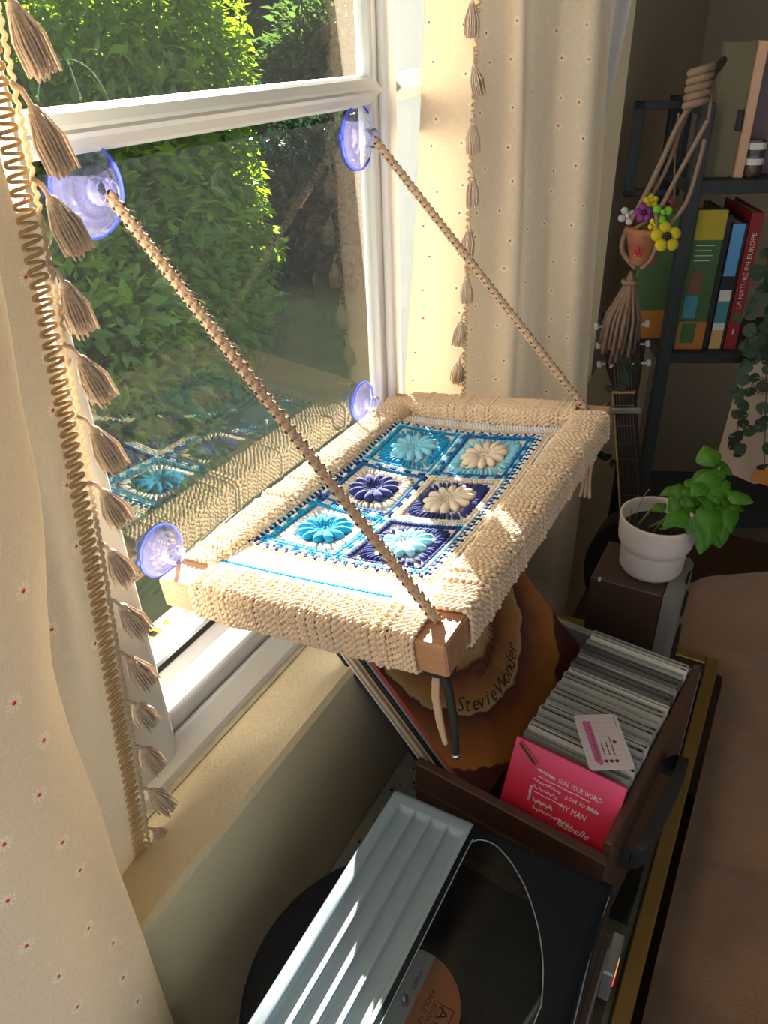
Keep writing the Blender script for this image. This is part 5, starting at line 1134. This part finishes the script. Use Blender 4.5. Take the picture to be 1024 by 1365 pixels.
def flower(px, py, dy, m, r_, petals=5, core='fl_dark'):
    c_ = P(px, py, 1, YM_ + dy); mb = MB()
    for k in range(petals): a = 6.283 * k / petals + .4; o_ = (vr * math.cos(a) + vu * math.sin(a)) * r_ * .75; mb.ell(c_ + o_, [tuple(vr * r_ * .52), tuple(vu * r_ * .52), tuple(va * r_ * .3)], 0, 10, 7)
    mb.ell(c_ - va * r_ * .25, [tuple(vr * r_ * .35), tuple(vu * r_ * .35), tuple(va * r_ * .3)], 1, 8, 6); mb.build('crocheted_flower', [m, core], mh)
flower(888, 316, -.035, 'fl_yellow', .019); flower(883, 284, -.02, 'fl_green', .013, 3, 'fl_green'); flower(858, 284, -.02, 'fl_purple', .012); flower(868, 268, 0, 'fl_yellow', .010, 5, 'fl_yellow'); flower(836, 288, 0, 'fl_white', .012, 4, 'fl_white'); flower(850, 336, -.04, 'fl_red', .007, 5, 'fl_red'); flower(890, 272, .01, 'fl_red', .008, 4); flower(872, 300, -.03, 'fl_yellow', .008, 4, 'fl_yellow')
tt0 = P(842, 362, 1, YM_); mb = MB()
for i in range(46):
    a = i * 2.399; q_ = math.sqrt(i / 46); R_ = .030 * q_; L_ = .13 + .012 * RNG.normal()
    mb.tube([tuple(tt0), tuple(tt0 + Vector((R_ * .35 * math.cos(a), R_ * .35 * math.sin(a), -.028))), tuple(tt0 + Vector((R_ * math.cos(a) - .004, R_ * math.sin(a), -.075))), tuple(tt0 + Vector((R_ * 1.1 * math.cos(a) - .006, R_ * 1.1 * math.sin(a), -L_)))], .0030, 0, 5)
mb.tube([tuple(tt0 + Vector((.011 * math.cos(a), .011 * math.sin(a), -.016))) for a in np.linspace(0, 6.28, 14)], .004, 0, 6); mb.build('tassel', 'macrame', mh); fix(mh)
# dark picture frame behind the hanger
pf = thing('picture_frame', 'empty black frame leaning behind the macrame hanger', 'frame', BM @ Vector((-.02, .16, z2)))
s0, zb_ = onfront(832, 262, .15); s1, _ = onfront(905, 262, .15); _, zt_ = onfront(860, 135, .15)
for (a0, a1, c0_, c1_) in ((s0, s0 + .018, zb_, zt_), (s0, s1, zt_ - .014, zt_), (s1 - .012, s1, zb_, zt_), (s0, s1, zb_, zb_ + .012)): MB().box((a0, .15, c0_), (a1, .165, c1_), M=BM, bev=.001).build('frame_bar', 'black_metal', pf)
fix(pf)
# guitar leaning in the corner
mat('guitar_neck', (0.022, 0.011, 0.009), .5); mat('guitar_edge', (0.36, 0.22, 0.09), .5); mat('guitar_body', (0.018, 0.013, 0.012), .3); mat('fret_wire', (.25, .23, .2), .4, metal=.8)
gt = thing('guitar', 'dark guitar with pale tuning pegs and a capo leaning behind the hammock', 'guitar', P(838, 760, 1, 1.30))
Yg = 1.40
def gp(px, py, dy=0): return P(px, py, 1, Yg + dy)
nt_, nb_ = gp(830, 524), gp(842, 735); ax_ = (nb_ - nt_); ln = ax_.length; ax_ = ax_.normalized(); sd = (Vector((1, 0, 0)) - ax_ * ax_.x).normalized(); nr_ = sd.cross(ax_).normalized()
if nr_.y > 0: nr_ = -nr_
GM = basis(nt_, sd, ax_, nr_)
MB().box((-.017, -.02, -.020), (.022, ln, -.001), M=GM, bev=.004).build('neck', 'guitar_neck', gt)
MB().box((-.020, 0, -.014), (-.017, ln, .0015), M=GM).build('binding', 'guitar_edge', gt); MB().box((-.020, -.004, -.006), (.024, 0, .003), M=GM).build('nut', 'guitar_edge', gt)
mb = MB()
for k in range(12): y_ = .025 + ln * (1 - 2 ** (-k / 6)) * 1.1; mb.box((-.016, y_, -.001), (.021, y_ + .001, .0006), 0, GM)
mb.build('frets', 'fret_wire', gt, kind='stuff')
for k in range(6): MB().tube(xf(GM, [(-.012 + .006 * k, -.08, .002), (-.012 + .006 * k, ln, .003)]), .00035, 0, 4).build('string', 'fret_wire', gt)
MB().prism([(-.018, -.003), (.022, -.003), (.034, -.05), (.034, -.155), (.005, -.175), (-.030, -.155), (-.030, -.05)], -.018, -.004, 0, GM).build('headstock', 'guitar_neck', gt)
for k in range(3):
    for s in (-1, 1):
        mb = MB(); mb.lathe([(0, .006), (.003, .006), (.003, -.004)], 0, 10, GM @ Matrix.Translation((.002 + s * .020, -.055 - .037 * k, 0))); mb.box((-.004, -.006, -.004), (.004, .006, .002), 0, GM @ Matrix.Translation((.002 + s * .046, -.055 - .037 * k, -.010)), bev=.0015); mb.box((-.012, -.0015, -.002), (.012, .0015, .001), 0, GM @ Matrix.Translation((.002 + s * .034, -.055 - .037 * k, -.010))); mb.build('tuning_peg', 'label_white', gt)
mb = MB(); mb.box((-.034, .028, .003), (.036, .040, .010), 0, GM, bev=.002); mb.box((-.040, .024, -.022), (-.030, .044, .010), 0, GM, bev=.002); mb.build('capo', 'hifi_silver', gt)
bodyp = []
for a in np.linspace(0, 2 * math.pi, 48)[:-1]:
    r_ = .125 + .035 * math.cos(a) * 1 - .03 * math.cos(2 * a + math.pi); bodyp.append((.0 + r_ * math.sin(a), ln + .17 - 1.25 * r_ * math.cos(a)))
MB().prism(bodyp, -.075, -.006, 0, GM).build('body', 'guitar_body', gt); fix(gt)
bpy.context.view_layer.update()
